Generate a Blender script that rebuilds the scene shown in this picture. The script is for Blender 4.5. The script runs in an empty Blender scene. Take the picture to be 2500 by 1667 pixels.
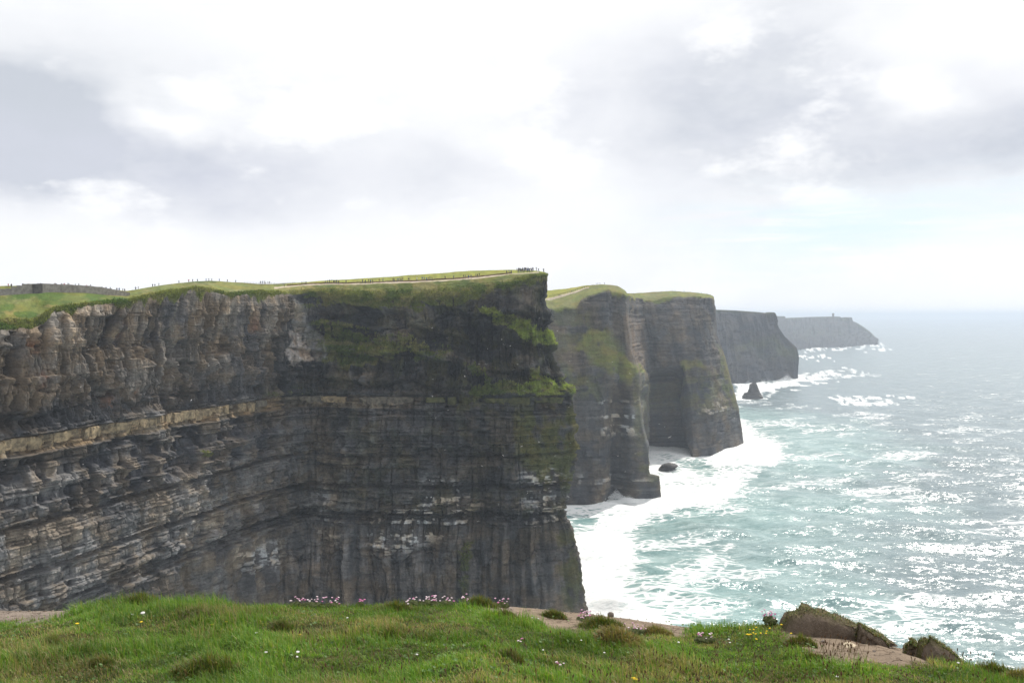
import bpy, bmesh, math, random
import numpy as np
from mathutils import Vector, Matrix

random.seed(7)
rng = np.random.default_rng(11)
SC = bpy.context.scene
COL = SC.collection
R = math.radians

# ------------------------------------------------------------------ camera, sky, sun, exposure
F, CX, EY, HC = 2165.0, 1250.0, 768.0, 150.0        # focal length and eye level in photo pixels, eye height above the sea
cam_d = bpy.data.cameras.new('camera')
cam = bpy.data.objects.new('camera', cam_d); COL.objects.link(cam)
cam.location = (0, 0, HC); cam.rotation_euler = (R(90), 0, 0)
cam_d.sensor_width = 36; cam_d.lens = 36*F/2500
cam_d.shift_y = -(833.5-EY)/2500
cam_d.clip_start = 0.1; cam_d.clip_end = 120000
SC.camera = cam

SUN_AZ, SUN_EL = R(34), R(46)
S = Vector((math.sin(SUN_AZ)*math.cos(SUN_EL), math.cos(SUN_AZ)*math.cos(SUN_EL), math.sin(SUN_EL)))
sun_d = bpy.data.lights.new('sun', 'SUN'); sun_d.energy = 4.2; sun_d.angle = R(0.6); sun_d.color = (1, .95, .87)
sun = bpy.data.objects.new('sun', sun_d); COL.objects.link(sun)
sun.rotation_euler = S.to_track_quat('Z', 'Y').to_euler(); sun.location = (300, 400, 900)

SC.render.engine = 'CYCLES'
SC.view_settings.view_transform = 'Standard'; SC.view_settings.look = 'None'
SC.view_settings.exposure = 0; SC.view_settings.gamma = 1
SC.cycles.use_denoising = True
SC.cycles.max_bounces = 5; SC.cycles.diffuse_bounces = 2; SC.cycles.glossy_bounces = 2
SC.cycles.transmission_bounces = 2; SC.cycles.volume_bounces = 0; SC.cycles.transparent_max_bounces = 4
SC.cycles.sample_clamp_indirect = 4; SC.cycles.caustics_reflective = False; SC.cycles.caustics_refractive = False


class NT:
    """small helper to write node trees"""
    def __init__(s, tree): s.t = tree; s.n = tree.nodes; s.l = tree.links; s.n.clear()
    def set(s, sock, v):
        if isinstance(v, bpy.types.NodeSocket): s.l.new(v, sock)
        elif v is not None:
            if isinstance(v, (tuple, list)) and len(v) == 3 and sock.type == 'RGBA': v = (*v, 1)
            sock.default_value = v
    def node(s, typ, props=None, **ins):
        n = s.n.new(typ)
        for k, v in (props or {}).items(): setattr(n, k, v)
        for k, v in ins.items():
            k2 = k.replace('_', ' ')
            sock = n.inputs[int(k[1:])] if k[0] == 'i' and k[1:].isdigit() else n.inputs[k2]
            s.set(sock, v)
        return n
    def m(s, op, a, b=None, c=None, clamp=False):
        n = s.n.new('ShaderNodeMath'); n.operation = op; n.use_clamp = clamp
        for i, v in enumerate((a, b, c)):
            if v is not None: s.set(n.inputs[i], v)
        return n.outputs[0]
    def vm(s, op, a, b=None):
        n = s.n.new('ShaderNodeVectorMath'); n.operation = op
        s.set(n.inputs[0], a)
        if b is not None: s.set(n.inputs[1], b)
        return n.outputs[0]
    def ss(s, x, lo, hi):
        n = s.n.new('ShaderNodeMapRange'); n.interpolation_type = 'SMOOTHSTEP'
        for k, v in zip((0, 1, 2), (x, lo, hi)): s.set(n.inputs[k], v)
        return n.outputs[0]
    def mr(s, x, a, b, c, d):
        n = s.n.new('ShaderNodeMapRange')
        for k, v in enumerate((x, a, b, c, d)): s.set(n.inputs[k], v)
        return n.outputs[0]
    def mix(s, f, a, b, mode='MIX'):
        n = s.n.new('ShaderNodeMix'); n.data_type = 'RGBA'; n.blend_type = mode; n.clamp_factor = True
        s.set(n.inputs[0], f); s.set(n.inputs[6], a); s.set(n.inputs[7], b)
        return n.outputs[2]
    def noise(s, vec, scale, detail=4, rough=.55, dist=0, out=0):
        n = s.node('ShaderNodeTexNoise', None, Vector=vec, Scale=scale, Detail=detail, Roughness=rough, Distortion=dist)
        return n.outputs[out]
    def comb(s, x, y, z):
        n = s.n.new('ShaderNodeCombineXYZ')
        for i, v in enumerate((x, y, z)): s.set(n.inputs[i], v)
        return n.outputs[0]
    def attr(s, name, out='Color'):
        n = s.n.new('ShaderNodeAttribute'); n.attribute_name = name
        return n.outputs[out]


def build_world():
    w = bpy.data.worlds.new('World'); SC.world = w; w.use_nodes = True
    T = NT(w.node_tree)
    tc = T.node('ShaderNodeTexCoord').outputs['Generated']
    sep = T.node('ShaderNodeSeparateXYZ', None, Vector=tc)
    x, y, z = sep.outputs
    sky = T.node('ShaderNodeTexSky', {'sky_type': 'NISHITA', 'sun_disc': False, 'sun_elevation': SUN_EL,
                                      'sun_rotation': SUN_AZ, 'altitude': 150, 'air_density': 1.0,
                                      'dust_density': 1.5, 'ozone_density': 1.0}).outputs[0]
    # cloud deck seen in perspective: direction projected on a plane overhead
    p = T.vm('MULTIPLY', tc, (2.6, 2.6, 5.2))
    az = T.m('ARCTAN2', x, y)
    el = T.m('ARCSINE', z)
    w1 = T.noise(p, 1.3, 5, .55)
    w2 = T.noise(T.vm('ADD', p, (7.3, 2.1, 0)), 1.3, 5, .55)
    # gentle warp for the edges of the banks
    azw = T.m('ADD', az, T.m('MULTIPLY', T.m('SUBTRACT', w1, .5), .34))
    elw = T.m('ADD', el, T.m('MULTIPLY', T.m('SUBTRACT', w2, .5), .15))

    def bank(a0, e0, sa, se):
        da = T.m('DIVIDE', T.m('SUBTRACT', azw, a0), sa)
        de = T.m('DIVIDE', T.m('SUBTRACT', elw, e0), se)
        r2 = T.m('ADD', T.m('MULTIPLY', da, da), T.m('MULTIPLY', de, de))
        return T.m('POWER', math.e, T.m('MULTIPLY', r2, -1.0))
    b1 = bank(R(-26), R(9.0), R(17), R(4.0))       # grey bank over the near cliffs
    b1b = bank(R(-34), R(11.2), R(9), R(3.2))
    b2 = bank(R(15.5), R(13.2), R(10.5), R(5.2))   # grey bank over the sea
    b2b = bank(R(31), R(10.2), R(9.5), R(2.9))
    b3 = bank(R(-4.0), R(9.3), R(4.5), R(2.2))
    big = T.noise(T.vm('ADD', p, (3.7, 9.2, 0)), .62, 6, .6)
    med = T.noise(T.vm('ADD', p, (1.7, 4.4, 0)), 2.6, 6, .6)
    gb = T.m('ADD', T.m('ADD', b1, T.m('MULTIPLY', b1b, .8)), T.m('ADD', T.m('MULTIPLY', b2, .85), T.m('MULTIPLY', b2b, 1.0)))
    gb = T.m('ADD', gb, T.m('MULTIPLY', b3, .33))
    gap = T.m('ADD', bank(R(28.5), R(17.2), R(6), R(3.0)), bank(R(24.3), R(12.6), R(2.6), R(1.6)))
    gap = T.m('ADD', gap, bank(R(-22), R(12.6), R(3.0), R(1.2)))
    gb = T.m('MULTIPLY', gb, T.m('SUBTRACT', 1.0, T.m('MULTIPLY', gap, 1.15, clamp=True)))
    # away from the view the deck is broken by its own noise
    away = T.m('MULTIPLY', T.ss(big, .50, .66), T.ss(el, R(19), R(30)))
    grey = T.m('ADD', gb, away)
    grey = T.m('MULTIPLY', grey, T.mr(med, .3, .7, .62, 1.12))
    thin = T.m('MULTIPLY', T.m('MULTIPLY', T.ss(big, .40, .62), T.mr(med, .35, .65, .4, 1.4)), .11)
    grey = T.m('ADD', grey, thin)
    # bright puffs in the banks
    puff = T.noise(T.vm('ADD', p, (5.1, 0.4, 0)), 2.1, 7, .58)
    grey = T.m('MULTIPLY', grey, T.mr(T.ss(puff, .50, .64), 0, 1, 1.15, .08))
    gcol = T.mix(T.ss(big, .4, .65), (6.8, 7.1, 8.0), (6.2, 6.6, 7.3))
    cloud = T.mix(T.m('MULTIPLY', grey, 1.0, clamp=True), (10.5, 10.6, 10.8), gcol)
    # clear strip low over the sea
    strip = bank(R(23), R(5.4), R(12), R(2.1))
    wisps = T.noise(T.comb(T.m('MULTIPLY', az, 6), T.m('MULTIPLY', el, 60), 0), 1.0, 5, .6)
    clear = T.m('MULTIPLY', strip, T.ss(wisps, .28, .58))
    skyb = T.mix(.75, sky, (8.2, 9.9, 10.8))
    col = T.mix(T.m('MULTIPLY', clear, .95, clamp=True), cloud, skyb)
    below = T.ss(z, -.08, 0.0)
    col = T.mix(below, (5.5, 5.9, 6.4), col)
    bg = T.node('ShaderNodeBackground', None, Color=col, Strength=.1)
    out = T.node('ShaderNodeOutputWorld')
    T.l.new(bg.outputs[0], out.inputs[0])
build_world()


# ------------------------------------------------------------------ numpy noise
def _hash(ix, iy, seed):
    h = (ix.astype(np.int64)*374761393 + iy.astype(np.int64)*668265263 + seed*974634541) & 0xffffffff
    h = ((h ^ (h >> 13))*1274126177) & 0xffffffff
    h = ((h ^ (h >> 16))*2246822519) & 0xffffffff
    return ((h ^ (h >> 15)) & 0xffffff)/float(0xffffff)

def vn(x, y, seed=0):
    x = np.asarray(x, float); y = np.asarray(y, float)
    ix = np.floor(x); iy = np.floor(y); fx = x-ix; fy = y-iy
    fx = fx*fx*fx*(fx*(fx*6-15)+10); fy = fy*fy*fy*(fy*(fy*6-15)+10)
    a = _hash(ix, iy, seed); b = _hash(ix+1, iy, seed); c = _hash(ix, iy+1, seed); d = _hash(ix+1, iy+1, seed)
    return (a*(1-fx)+b*fx)*(1-fy)+(c*(1-fx)+d*fx)*fy

def fbm(x, y, octv=4, seed=0, gain=.5):
    t = 0; a = 1; n = 0
    for o in range(octv):
        t = t+a*vn(x*2**o+o*17.3, y*2**o+o*9.1, seed+o*31); n += a; a *= gain
    return t/n

def ridge(x, y, octv=3, seed=0):
    t = 0; a = 1; n = 0
    for o in range(octv):
        t = t+a*(1-np.abs(2*vn(x*2**o+o*5.7, y*2**o, seed+o*13)-1)); n += a; a *= .5
    return t/n

def sstep(x, a, b):
    t = np.clip((x-a)/(b-a), 0, 1); return t*t*(3-2*t)

def poly_sd(px, py, poly):
    """signed distance to a polygon, positive inside"""
    poly = np.array(poly, float); d2 = np.full(px.shape, 1e18); ins = np.zeros(px.shape, bool)
    n = len(poly)
    for i in range(n):
        ax, ay = poly[i]; bx, by = poly[(i+1) % n]
        ex, ey = bx-ax, by-ay
        t = np.clip(((px-ax)*ex+(py-ay)*ey)/(ex*ex+ey*ey+1e-9), 0, 1)
        d2 = np.minimum(d2, (px-ax-t*ex)**2+(py-ay-t*ey)**2)
        c = ((ay > py) != (by > py)) & (px < (bx-ax)*(py-ay)/(by-ay+1e-12)+ax)
        ins ^= c
    d = np.sqrt(d2)
    return np.where(ins, d, -d)

def seg_dist(x, y, pts):
    d2 = np.full(x.shape, 1e18)
    for (ax, ay), (bx, by) in zip(pts[:-1], pts[1:]):
        ex, ey = bx-ax, by-ay
        t = np.clip(((x-ax)*ex+(y-ay)*ey)/(ex*ex+ey*ey+1e-9), 0, 1)
        d2 = np.minimum(d2, (x-ax-t*ex)**2+(y-ay-t*ey)**2)
    return np.sqrt(d2)

_layers = {}
def strata(s, z, thick, width, seed, jw=.22):
    """beds of random thickness cut into blocks: (block random, bed random, joint closeness 0..1)"""
    key = (thick, seed)
    if key not in _layers:
        r = np.random.default_rng(seed)
        _layers[key] = -20+np.cumsum(thick*np.exp(r.normal(0, .55, int(320/thick))))
    b = _layers[key]
    k = np.clip(np.searchsorted(b, z), 1, len(b)-1)
    lo = b[k-1]; hi = b[k]
    fz = (z-lo)/(hi-lo)
    wk = width*(.6+.9*_hash(k, k*0+3, seed)); ph = 100*_hash(k, k*0+5, seed)
    t = s/wk+ph+1.6*vn(s/wk*.45, k*7.7, seed+2)+.10*(fz-.5)*(_hash(k, k*0+8, seed)-.5)*4
    j = np.floor(t); fs = t-j
    h = .6*_hash(j, k, seed+9)+.4*vn(s/wk*.8, k*3.1, seed+4); lr = _hash(k, k*0+11, seed)
    ez = np.minimum(fz, 1-fz)*(hi-lo); es = np.minimum(fs, 1-fs)*wk
    e = np.minimum(ez, es)
    e = np.minimum(ez, es+.35*_hash(j, k, seed+17))
    return h, lr, np.exp(-(e/jw)**2)


# ------------------------------------------------------------------ projection helpers
def wpt(px, py, Y):
    return np.array([(px-CX)/F*Y, Y, HC-(py-EY)/F*Y])

def proj(P):
    return CX+F*P[..., 0]/P[..., 1], EY-F*(P[..., 2]-HC)/P[..., 1]


# ------------------------------------------------------------------ mesh helpers
def link(o, parent=None):
    COL.objects.link(o)
    if parent is not None: o.parent = parent
    return o

def tag(o, label=None, cat=None, group=None, kind=None):
    if label: o['label'] = label
    if cat: o['category'] = cat
    if group: o['group'] = group
    if kind: o['kind'] = kind
    return o

def mesh_np(name, V, quads=None, tris=None, attrs=None, smooth=True):
    """fast mesh from numpy arrays; attrs: {name: (n,) float or (n,3) colour}"""
    me = bpy.data.meshes.new(name)
    V = np.asarray(V, np.float32).reshape(-1, 3)
    nq = 0 if quads is None else len(quads); nt = 0 if tris is None else len(tris)
    loops = np.concatenate([np.asarray(a, np.int32).ravel() for a in (quads, tris) if a is not None and len(a)])
    sizes = np.concatenate([np.full(nq, 4, np.int32), np.full(nt, 3, np.int32)])
    starts = np.concatenate([[0], np.cumsum(sizes)[:-1]]).astype(np.int32)
    me.vertices.add(len(V)); me.vertices.foreach_set('co', V.ravel())
    me.loops.add(len(loops)); me.loops.foreach_set('vertex_index', loops)
    me.polygons.add(nq+nt); me.polygons.foreach_set('loop_start', starts); me.polygons.foreach_set('loop_total', sizes)
    me.polygons.foreach_set('use_smooth', np.full(nq+nt, smooth, bool))
    for k, a in (attrs or {}).items():
        a = np.asarray(a, np.float32)
        if a.ndim == 1 or a.shape[-1] == 1:
            at = me.attributes.new(k, 'FLOAT', 'POINT'); at.data.foreach_set('value', a.ravel())
        else:
            c4 = np.ones((len(V), 4), np.float32); c4[:, :3] = a.reshape(-1, 3)
            at = me.attributes.new(k, 'FLOAT_COLOR', 'POINT'); at.data.foreach_set('color', c4.ravel())
    me.update(calc_edges=True)
    return me

def grid_quads(nv, nu):
    i = np.arange((nv-1)*(nu-1)); r = i//(nu-1); c = i % (nu-1); a = r*nu+c
    return np.stack([a, a+nu, a+nu+1, a+1], 1)

def smooth1(A, k, axis):
    if k < 1: return A
    w = np.exp(-.5*(np.arange(-2*k, 2*k+1)/k)**2); w /= w.sum()
    pad = [(0, 0)]*A.ndim; pad[axis] = (2*k, 2*k)
    B = np.pad(A, pad, mode='edge'); out = np.zeros_like(A)
    for i, wi in enumerate(w):
        sl = [slice(None)]*A.ndim; sl[axis] = slice(i, i+A.shape[axis]); out += wi*B[tuple(sl)]
    return out


# ------------------------------------------------------------------ materials
def mat(name):
    m = bpy.data.materials.new(name); m.use_nodes = True
    return m, NT(m.node_tree)

def finish(T, surf=None, vol=None):
    o = T.node('ShaderNodeOutputMaterial')
    if surf is not None: T.l.new(surf, o.inputs['Surface'])
    if vol is not None: T.l.new(vol, o.inputs['Volume'])

def principled(T, col, rough=.9, spec=.2, normal=None, **kw):
    b = T.node('ShaderNodeBsdfPrincipled')
    T.set(b.inputs['Base Color'], col); T.set(b.inputs['Roughness'], rough)
    T.set(b.inputs['Specular IOR Level'], spec)
    for k, v in kw.items(): T.set(b.inputs[k.replace('_', ' ')], v)
    if normal is not None: T.l.new(normal, b.inputs['Normal'])
    return b.outputs[0]

def mat_cliff(name, fine=1.0):
    m, T = mat(name)
    pos = T.node('ShaderNodeNewGeometry').outputs['Position']
    col = T.attr('col'); g = T.attr('turf', 'Fac')
    flat = T.node('ShaderNodeMapping', None, Vector=pos, Scale=(1, 1, 3.2)).outputs[0]
    tall = T.node('ShaderNodeMapping', None, Vector=pos, Scale=(1, 1, .22)).outputs[0]
    n1 = T.noise(flat, .42*fine, 6, .65)
    n2 = T.noise(tall, .33*fine, 5, .6)
    n3 = T.noise(pos, 1.6*fine, 4, .6)
    n4 = T.noise(pos, .09*fine, 4, .6)
    v = T.m('MULTIPLY', T.mr(n1, .25, .75, .66, 1.38), T.mr(n2, .25, .75, .84, 1.16))
    v = T.m('MULTIPLY', v, T.mr(n3, .25, .75, .75, 1.25))
    v = T.mix(g, T.comb(v, v, v), T.mix(n3, (.62, .66, .5), (1.35, 1.28, 1.3)))
    c = T.mix(1.0, col, v, 'MULTIPLY')
    warm = T.mix(T.ss(n4, .40, .62), (.92, .97, 1.06), (1.12, 1.0, .86))
    c = T.mix(1.0, c, warm, 'MULTIPLY')
    hgt = T.m('ADD', T.m('MULTIPLY', n1, 1.0), T.m('MULTIPLY', n3, .5))
    bp = T.node('ShaderNodeBump', None, Strength=.9, Distance=.7/fine, Height=hgt)
    finish(T, principled(T, c, .92, .15, bp.outputs[0]))
    return m

def mat_sea():
    m, T = mat('sea_water')
    pos = T.node('ShaderNodeNewGeometry').outputs['Position']
    foam = T.attr('foam', 'Fac'); aer = T.attr('aer', 'Fac')
    rot = T.node('ShaderNodeMapping', None, Vector=pos, Rotation=(0, 0, R(-28)), Scale=(1, 2.1, 1)).outputs[0]
    a = T.noise(rot, .075, 6, .62, .35)
    b = T.noise(rot, .34, 5, .6, .2)
    c = T.noise(rot, 1.3, 3, .6)
    f1 = T.noise(rot, .05, 9, .68, .7)
    f2 = T.node('ShaderNodeTexVoronoi', {'feature': 'DISTANCE_TO_EDGE'}, Vector=T.vm('ADD', rot, T.vm('SCALE', T.noise(rot, .12, 4, .6, 0, 1))), Scale=.11)
    lace = T.m('SUBTRACT', 1, T.ss(f2.outputs['Distance'], .0, .24))
    fn = T.m('ADD', T.m('MULTIPLY', f1, .78), T.m('MULTIPLY', lace, .22))
    thr = T.mr(foam, 0, 1, .80, .06)
    ff = T.ss(fn, T.m('SUBTRACT', thr, .06), T.m('ADD', thr, .13))
    deep = T.mix(T.ss(f1, .35, .65), (.105, .145, .160), (.145, .185, .20))
    turq = T.mix(T.ss(f1, .35, .65), (.20, .345, .33), (.42, .57, .54))
    body = T.mix(aer, deep, turq)
    # facet slopes given directly, so that the chop keeps glinting far out
    gust = T.mr(T.noise(rot, .011, 4, .6, .6), .32, .68, .42, 1.12)
    def slope(scale, k, off):
        c = T.noise(T.vm('ADD', rot, off), scale, 3, .55, .2, 1)
        kk = T.m('MULTIPLY', gust, k)
        return T.vm('MULTIPLY', T.vm('SUBTRACT', c, (.5, .5, .5)), T.comb(kk, kk, 0))
    gn = T.node('ShaderNodeNewGeometry').outputs['Normal']
    nv = T.vm('ADD', gn, slope(.045, .85, (0, 0, 0)))
    nv = T.vm('ADD', nv, slope(.24, 1.35, (31, 7, 0)))
    nv = T.vm('ADD', nv, slope(1.1, 1.15, (11, 47, 0)))
    nv = T.vm('NORMALIZE', nv)
    water = T.node('ShaderNodeBsdfPrincipled')
    T.set(water.inputs['Base Color'], body); T.set(water.inputs['Roughness'], .23); T.set(water.inputs['IOR'], 1.333)
    T.l.new(nv, water.inputs['Normal'])
    fb = T.node('ShaderNodeBump', None, Strength=.6, Distance=.7, Height=T.m('ADD', b, fn))
    fo = principled(T, T.mix(T.ss(T.m('ADD', T.m('MULTIPLY', b, .5), T.m('MULTIPLY', fn, .5)), .28, .50), (.40, .50, .49), (.84, .85, .84)), .8, .2, fb.outputs[0])
    mx = T.node('ShaderNodeMixShader', None, i0=ff)
    T.l.new(water.outputs[0], mx.inputs[1]); T.l.new(fo, mx.inputs[2])
    finish(T, mx.outputs[0])
    return m

def mat_simple(name, c1, c2, scale, rough=.85, spec=.2, bump=0, bdist=.02, detail=5, world=False):
    m, T = mat(name)
    pos = T.node('ShaderNodeNewGeometry').outputs['Position'] if world else T.node('ShaderNodeTexCoord').outputs['Object']
    n = T.noise(pos, scale, detail, .65)
    c = T.mix(T.ss(n, .3, .7), c1, c2)
    nm = None
    if bump:
        nm = T.node('ShaderNodeBump', None, Strength=bump, Distance=bdist, Height=n).outputs[0]
    finish(T, principled(T, c, rough, spec, nm))
    return m

def mat_leaf(name, var='col', trans=.35):
    m, T = mat(name)
    c = T.attr(var)
    d = T.node('ShaderNodeBsdfPrincipled'); T.set(d.inputs['Base Color'], c)
    T.set(d.inputs['Roughness'], .55); T.set(d.inputs['Specular IOR Level'], .25)
    t = T.node('ShaderNodeBsdfTranslucent', None, Color=T.mix(1, c, (1.25, 1.3, .7), 'MULTIPLY'))
    mx = T.node('ShaderNodeMixShader', None, i0=trans)
    T.l.new(d.outputs[0], mx.inputs[1]); T.l.new(t.outputs[0], mx.inputs[2])
    finish(T, mx.outputs[0])
    return m


# ------------------------------------------------------------------ cliff nets
class Net:
    """a control net of world points (columns along the coast, rows from inland over the brow down to the sea), sampled densely"""
    def __init__(s, upar, ctrl, sub, us, ksm, wide=None):
        upar = np.array(upar, float); C = np.array(ctrl, float)          # (ncol, nrow, 3)
        s.u = np.asarray(us, float) if not isinstance(us, int) else np.linspace(upar[0], upar[-1], us); nu = len(s.u)
        G = np.empty((nu, C.shape[1], 3))
        for r in range(C.shape[1]):
            for k in range(3): G[:, r, k] = np.interp(s.u, upar, C[:, r, k])
        G0 = smooth1(G, ksm, 0)
        if wide is not None:
            wu = (sstep(s.u, wide[0], wide[0]+120)*(1-sstep(s.u, wide[1]-120, wide[1])))[:, None, None]
            G1 = smooth1(G, 42, 0); G1[:, :5] = G0[:, :5]; G = G0*(1-wu)+G1*wu
        else: G = G0
        rows = []
        for r, n in enumerate(sub):
            for i in range(n): rows.append(r+i/n)
        rows.append(len(sub))
        s.v = np.array(rows)
        P = np.empty((len(s.v), nu, 3))
        for i, v in enumerate(s.v):
            r = min(int(v), C.shape[1]-2); t = v-r
            P[i] = G[:, r]*(1-t)+G[:, r+1]*t
        wv = sstep(s.v, 3.2, 3.9)[:, None, None]
        s.P = P*(1-wv)+smooth1(P, 2, 0)*wv
        s.nv, s.nu = P.shape[:2]
        dpu = np.gradient(s.P, axis=1); dpv = np.gradient(s.P, axis=0)
        n = np.cross(dpv, dpu); s.N = n/(np.linalg.norm(n, axis=2, keepdims=True)+1e-9)
        mid = s.P[int(s.nv*.62)]
        ds = np.hypot(np.diff(mid[:, 0]), np.diff(mid[:, 1]))
        s.S = np.broadcast_to(np.concatenate([[0], np.cumsum(ds)])[None, :], (s.nv, s.nu))
        s.Z = s.P[..., 2]; s.U = np.broadcast_to(s.u[None, :], (s.nv, s.nu)); s.VV = np.broadcast_to(s.v[:, None], (s.nv, s.nu))
        s.px, s.py = proj(s.P)
    def at(s, u, v, grid='D'):
        """world point on the finished surface at parameter u, row v"""
        j = np.interp(u, s.u, np.arange(s.nu)); i = np.interp(v, s.v, np.arange(s.nv))
        a = getattr(s, grid); i0, j0 = int(i), int(j); i1, j1 = min(i0+1, s.nv-1), min(j0+1, s.nu-1); fi, fj = i-i0, j-j0
        return (a[i0, j0]*(1-fj)+a[i0, j1]*fj)*(1-fi)+(a[i1, j0]*(1-fj)+a[i1, j1]*fj)*fi
    def at_px(s, px, v):
        """world point on row v that is seen at photo column px (search near the matching u)"""
        best = None
        for u in np.linspace(px-60, px+60, 61):
            p = s.at(u, v); q = CX+F*p[0]/p[1]
            if best is None or abs(q-px) < best[0]: best = (abs(q-px), p)
        return best[1]

def zline(X, Y, z): return [X, Y, z]

EDGE = 4          # control row where turf ends and rock begins
def main_cliff():
    cols = []; up = []
    ZR = [143.0, 127.0, 112.6, 108.0, 90.0, 62.0, 33.0, -4.0]        # rock rows below the brow: bed top is the third, bed foot the fourth
    OFFL = [-2.0, -1.2, -.6, -.4, .2, .8, 2.0, 4.0]                   # how far each row stands out, left wall
    OFFF = [-6.5, -4.0, -.8, -.3, .6, .2, 1.6, 4.0]                   # front face of the headland
    def add(u, X, Y, top, nrm, off, zr=ZR, edge=None):
        """top: four (py, Y) rows, back to brow"""
        nx, ny = nrm; l = math.hypot(nx, ny); nx, ny = nx/l, ny/l
        t = [wpt(u, py, yy) for py, yy in top]
        back = t[0]+np.array([t[0][0]/t[0][1]*60, 60, -5.0])
        ez = t[3][2]
        rows = [back]+t[0:4] if False else [back, t[0], t[1], t[2], t[3]]
        for k, (z, o) in enumerate(zip(zr, off)):
            z = min(z, ez-2.0-k*.5)
            rows.append(np.array([X+nx*o, Y+ny*o, z]))
        cols.append(rows); up.append(u)
    nl = (.946, -.324)
    def shift(u, X, Y, topw, nrm, off):
        nx, ny = nrm; l = math.hypot(nx, ny); nx, ny = nx/l, ny/l
        rows = [np.array(t, float) for t in topw]
        for z, o in zip(ZR, off): rows.append(np.array([X+nx*o, Y+ny*o, z]))
        cols.append(rows); up.append(u)
    shift(-1100, -194, 150, [(-300, 150, 150), (-235, 150, 152), (-220, 150, 151), (-205, 150, 148), (-195, 150, 144)], nl, OFFL)
    shift(-411, -165, 215, [(-260, 240, 152), (-205, 232, 155.0), (-190, 226, 153), (-178, 220, 149), (-167, 215, 145)], nl, OFFL)
    add(0, -150, 260, [(698, 294), (722, 284), (762, 272), (808, 262)], nl, OFFL)
    add(90, -145.8, 272, [(697, 305), (715, 295), (757, 284), (802, 274)], nl, OFFL)
    add(122, -144, 276.5, [(696, 311), (713, 300), (743, 288), (768, 279)], nl, OFFL)
    add(200, -140, 289, [(699, 324), (715, 312), (733, 300), (750, 291)], nl, OFFL)
    add(310, -133.5, 308, [(711, 346), (723, 333), (730, 320), (736, 310)], nl, OFFL)
    add(400, -127.7, 325, [(695, 372), (702, 352), (710, 338), (717, 327)], nl, OFFL)
    add(480, -121.8, 342, [(686, 388), (692, 367), (698, 355), (707, 344)], nl, OFFL)
    add(510, -119.6, 349, [(686, 392), (692, 372), (700, 361), (713, 351)], nl, OFFL)
    add(560, -115.2, 361, [(688, 402), (698, 385), (710, 372), (722, 363)], nl, OFFL)
    add(640, -107.9, 383, [(694, 418), (701, 404), (707, 395), (717, 385)], nl, OFFL)
    add(700, -102, 400, [(692, 470), (698, 432), (704, 420), (722, 402)], (.75, -.66), OFFL)
    add(740, -98, 411, [(689, 482), (695, 436), (699, 430), (716, 417)], (.3, -.95), OFFL)
    add(790, -87, 407, [(685, 490), (692.5, 432), (696.5, 426), (716, 414)], (0.05, -1), OFFF)
    add(880, -68.5, 401, [(680, 490), (691.5, 427), (695.5, 421), (727, 409)], (0, -1), OFFF)
    add(1000, -46, 399, [(672, 500), (687.5, 425), (691.5, 419), (731, 408)], (0, -1), OFFF)
    add(1150, -18.4, 398, [(661, 500), (679, 421), (683.5, 415), (722, 405)], (0, -1), OFFF)
    add(1250, 0, 397, [(659, 470), (667, 424), (671, 417), (697, 404)], (.1, -1), OFFF)
    add(1305, 10, 397.5, [(660.5, 440), (664, 425), (667, 413), (677, 404)], (.25, -1), OFFF)
    # the corner: its outline against the sea (photo column at each rock row)
    Yc = 404
    prof = [1347, 1362, 1412, 1413, 1419, 1386, 1424, 1452]
    rows = [wpt(1325, 664, 470), wpt(1335, 665, 432), wpt(1338, 666, 424), wpt(1339, 668, 415), wpt(1340, 672, 407)]
    for z, p in zip(ZR, prof): rows.append(np.array([(p-CX)/F*Yc, Yc, z]))
    cols.append(rows); up.append(1345)
    # right side running back into the cove, out of sight behind the corner
    for u, X, Y, ez in ((1380, 13.5, 425, 167.5), (1420, 8, 460, 165.5), (1470, -6, 510, 163), (1540, -40, 575, 160), (1600, -62, 640, 158)):
        nx, ny = .95, .2
        rows = [np.array([X-34, Y-4, ez-8]), np.array([X-20, Y-2, ez-4]), np.array([X-9, Y, ez-1.5]), np.array([X-4, Y, ez-.6]), np.array([X, Y, ez])]
        for z, p in zip(ZR, prof):
            o = (p-1347)/F*404*.85+.5
            rows.append(np.array([X+nx*o, Y+ny*o, z]))
        cols.append(rows); up.append(u)
    sub = [5, 22, 8, 34, 40, 46, 34, 12, 50, 72, 74, 40]
    us = np.concatenate([np.linspace(-1100, -30, 90)[:-1], np.linspace(-30, 1440, 1080), np.linspace(1440, 1600, 40)[1:]])
    N = Net(up, cols, sub, us, 4, (480, 1080))
    s, z, u, v, px, py = N.S, N.Z, N.U, N.VV, N.px, N.py
    sh = N.shape = s.shape
    jit = (fbm(s/9, z*0+2, 4, 3)-.5)*.9+(fbm(s/2.2, z*0+5, 3, 4)-.5)*.45
    rock = sstep(v+jit*.75, EDGE-.06, EDGE+.06)                       # 1 = rock face
    left = sstep(-u, -760, -640)                                       # 1 = left wall, 0 = headland front
    corner = sstep(u, 1250, 1400)
    bed = sstep(z, 107.2, 108.2)*(1-sstep(z, 112.4, 113.4))
    upper = sstep(z, 113.0, 118.0)
    below = 1-sstep(z, 105.5, 108.0)
    under = below*sstep(z, 84, 92)
    foot = 1-sstep(z, 48, 60)+0*z
    front_ = 1-left
    # --- relief
    zw = z+2.2*(fbm(s/60, z*0, 3, 71)-.5)
    h1, l1, j1 = strata(s, zw, 1.15, 3.4, 101)
    h2, l2, j2 = strata(s+5*(fbm(s/14, z/9, 2, 5)-.5), zw+1.0*(fbm(s/11, z/30, 3, 6)-.5), 5.0, 10.0, 202)
    d = 5.5*(fbm(s/52, z/80, 4, 12)-.5)
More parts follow.
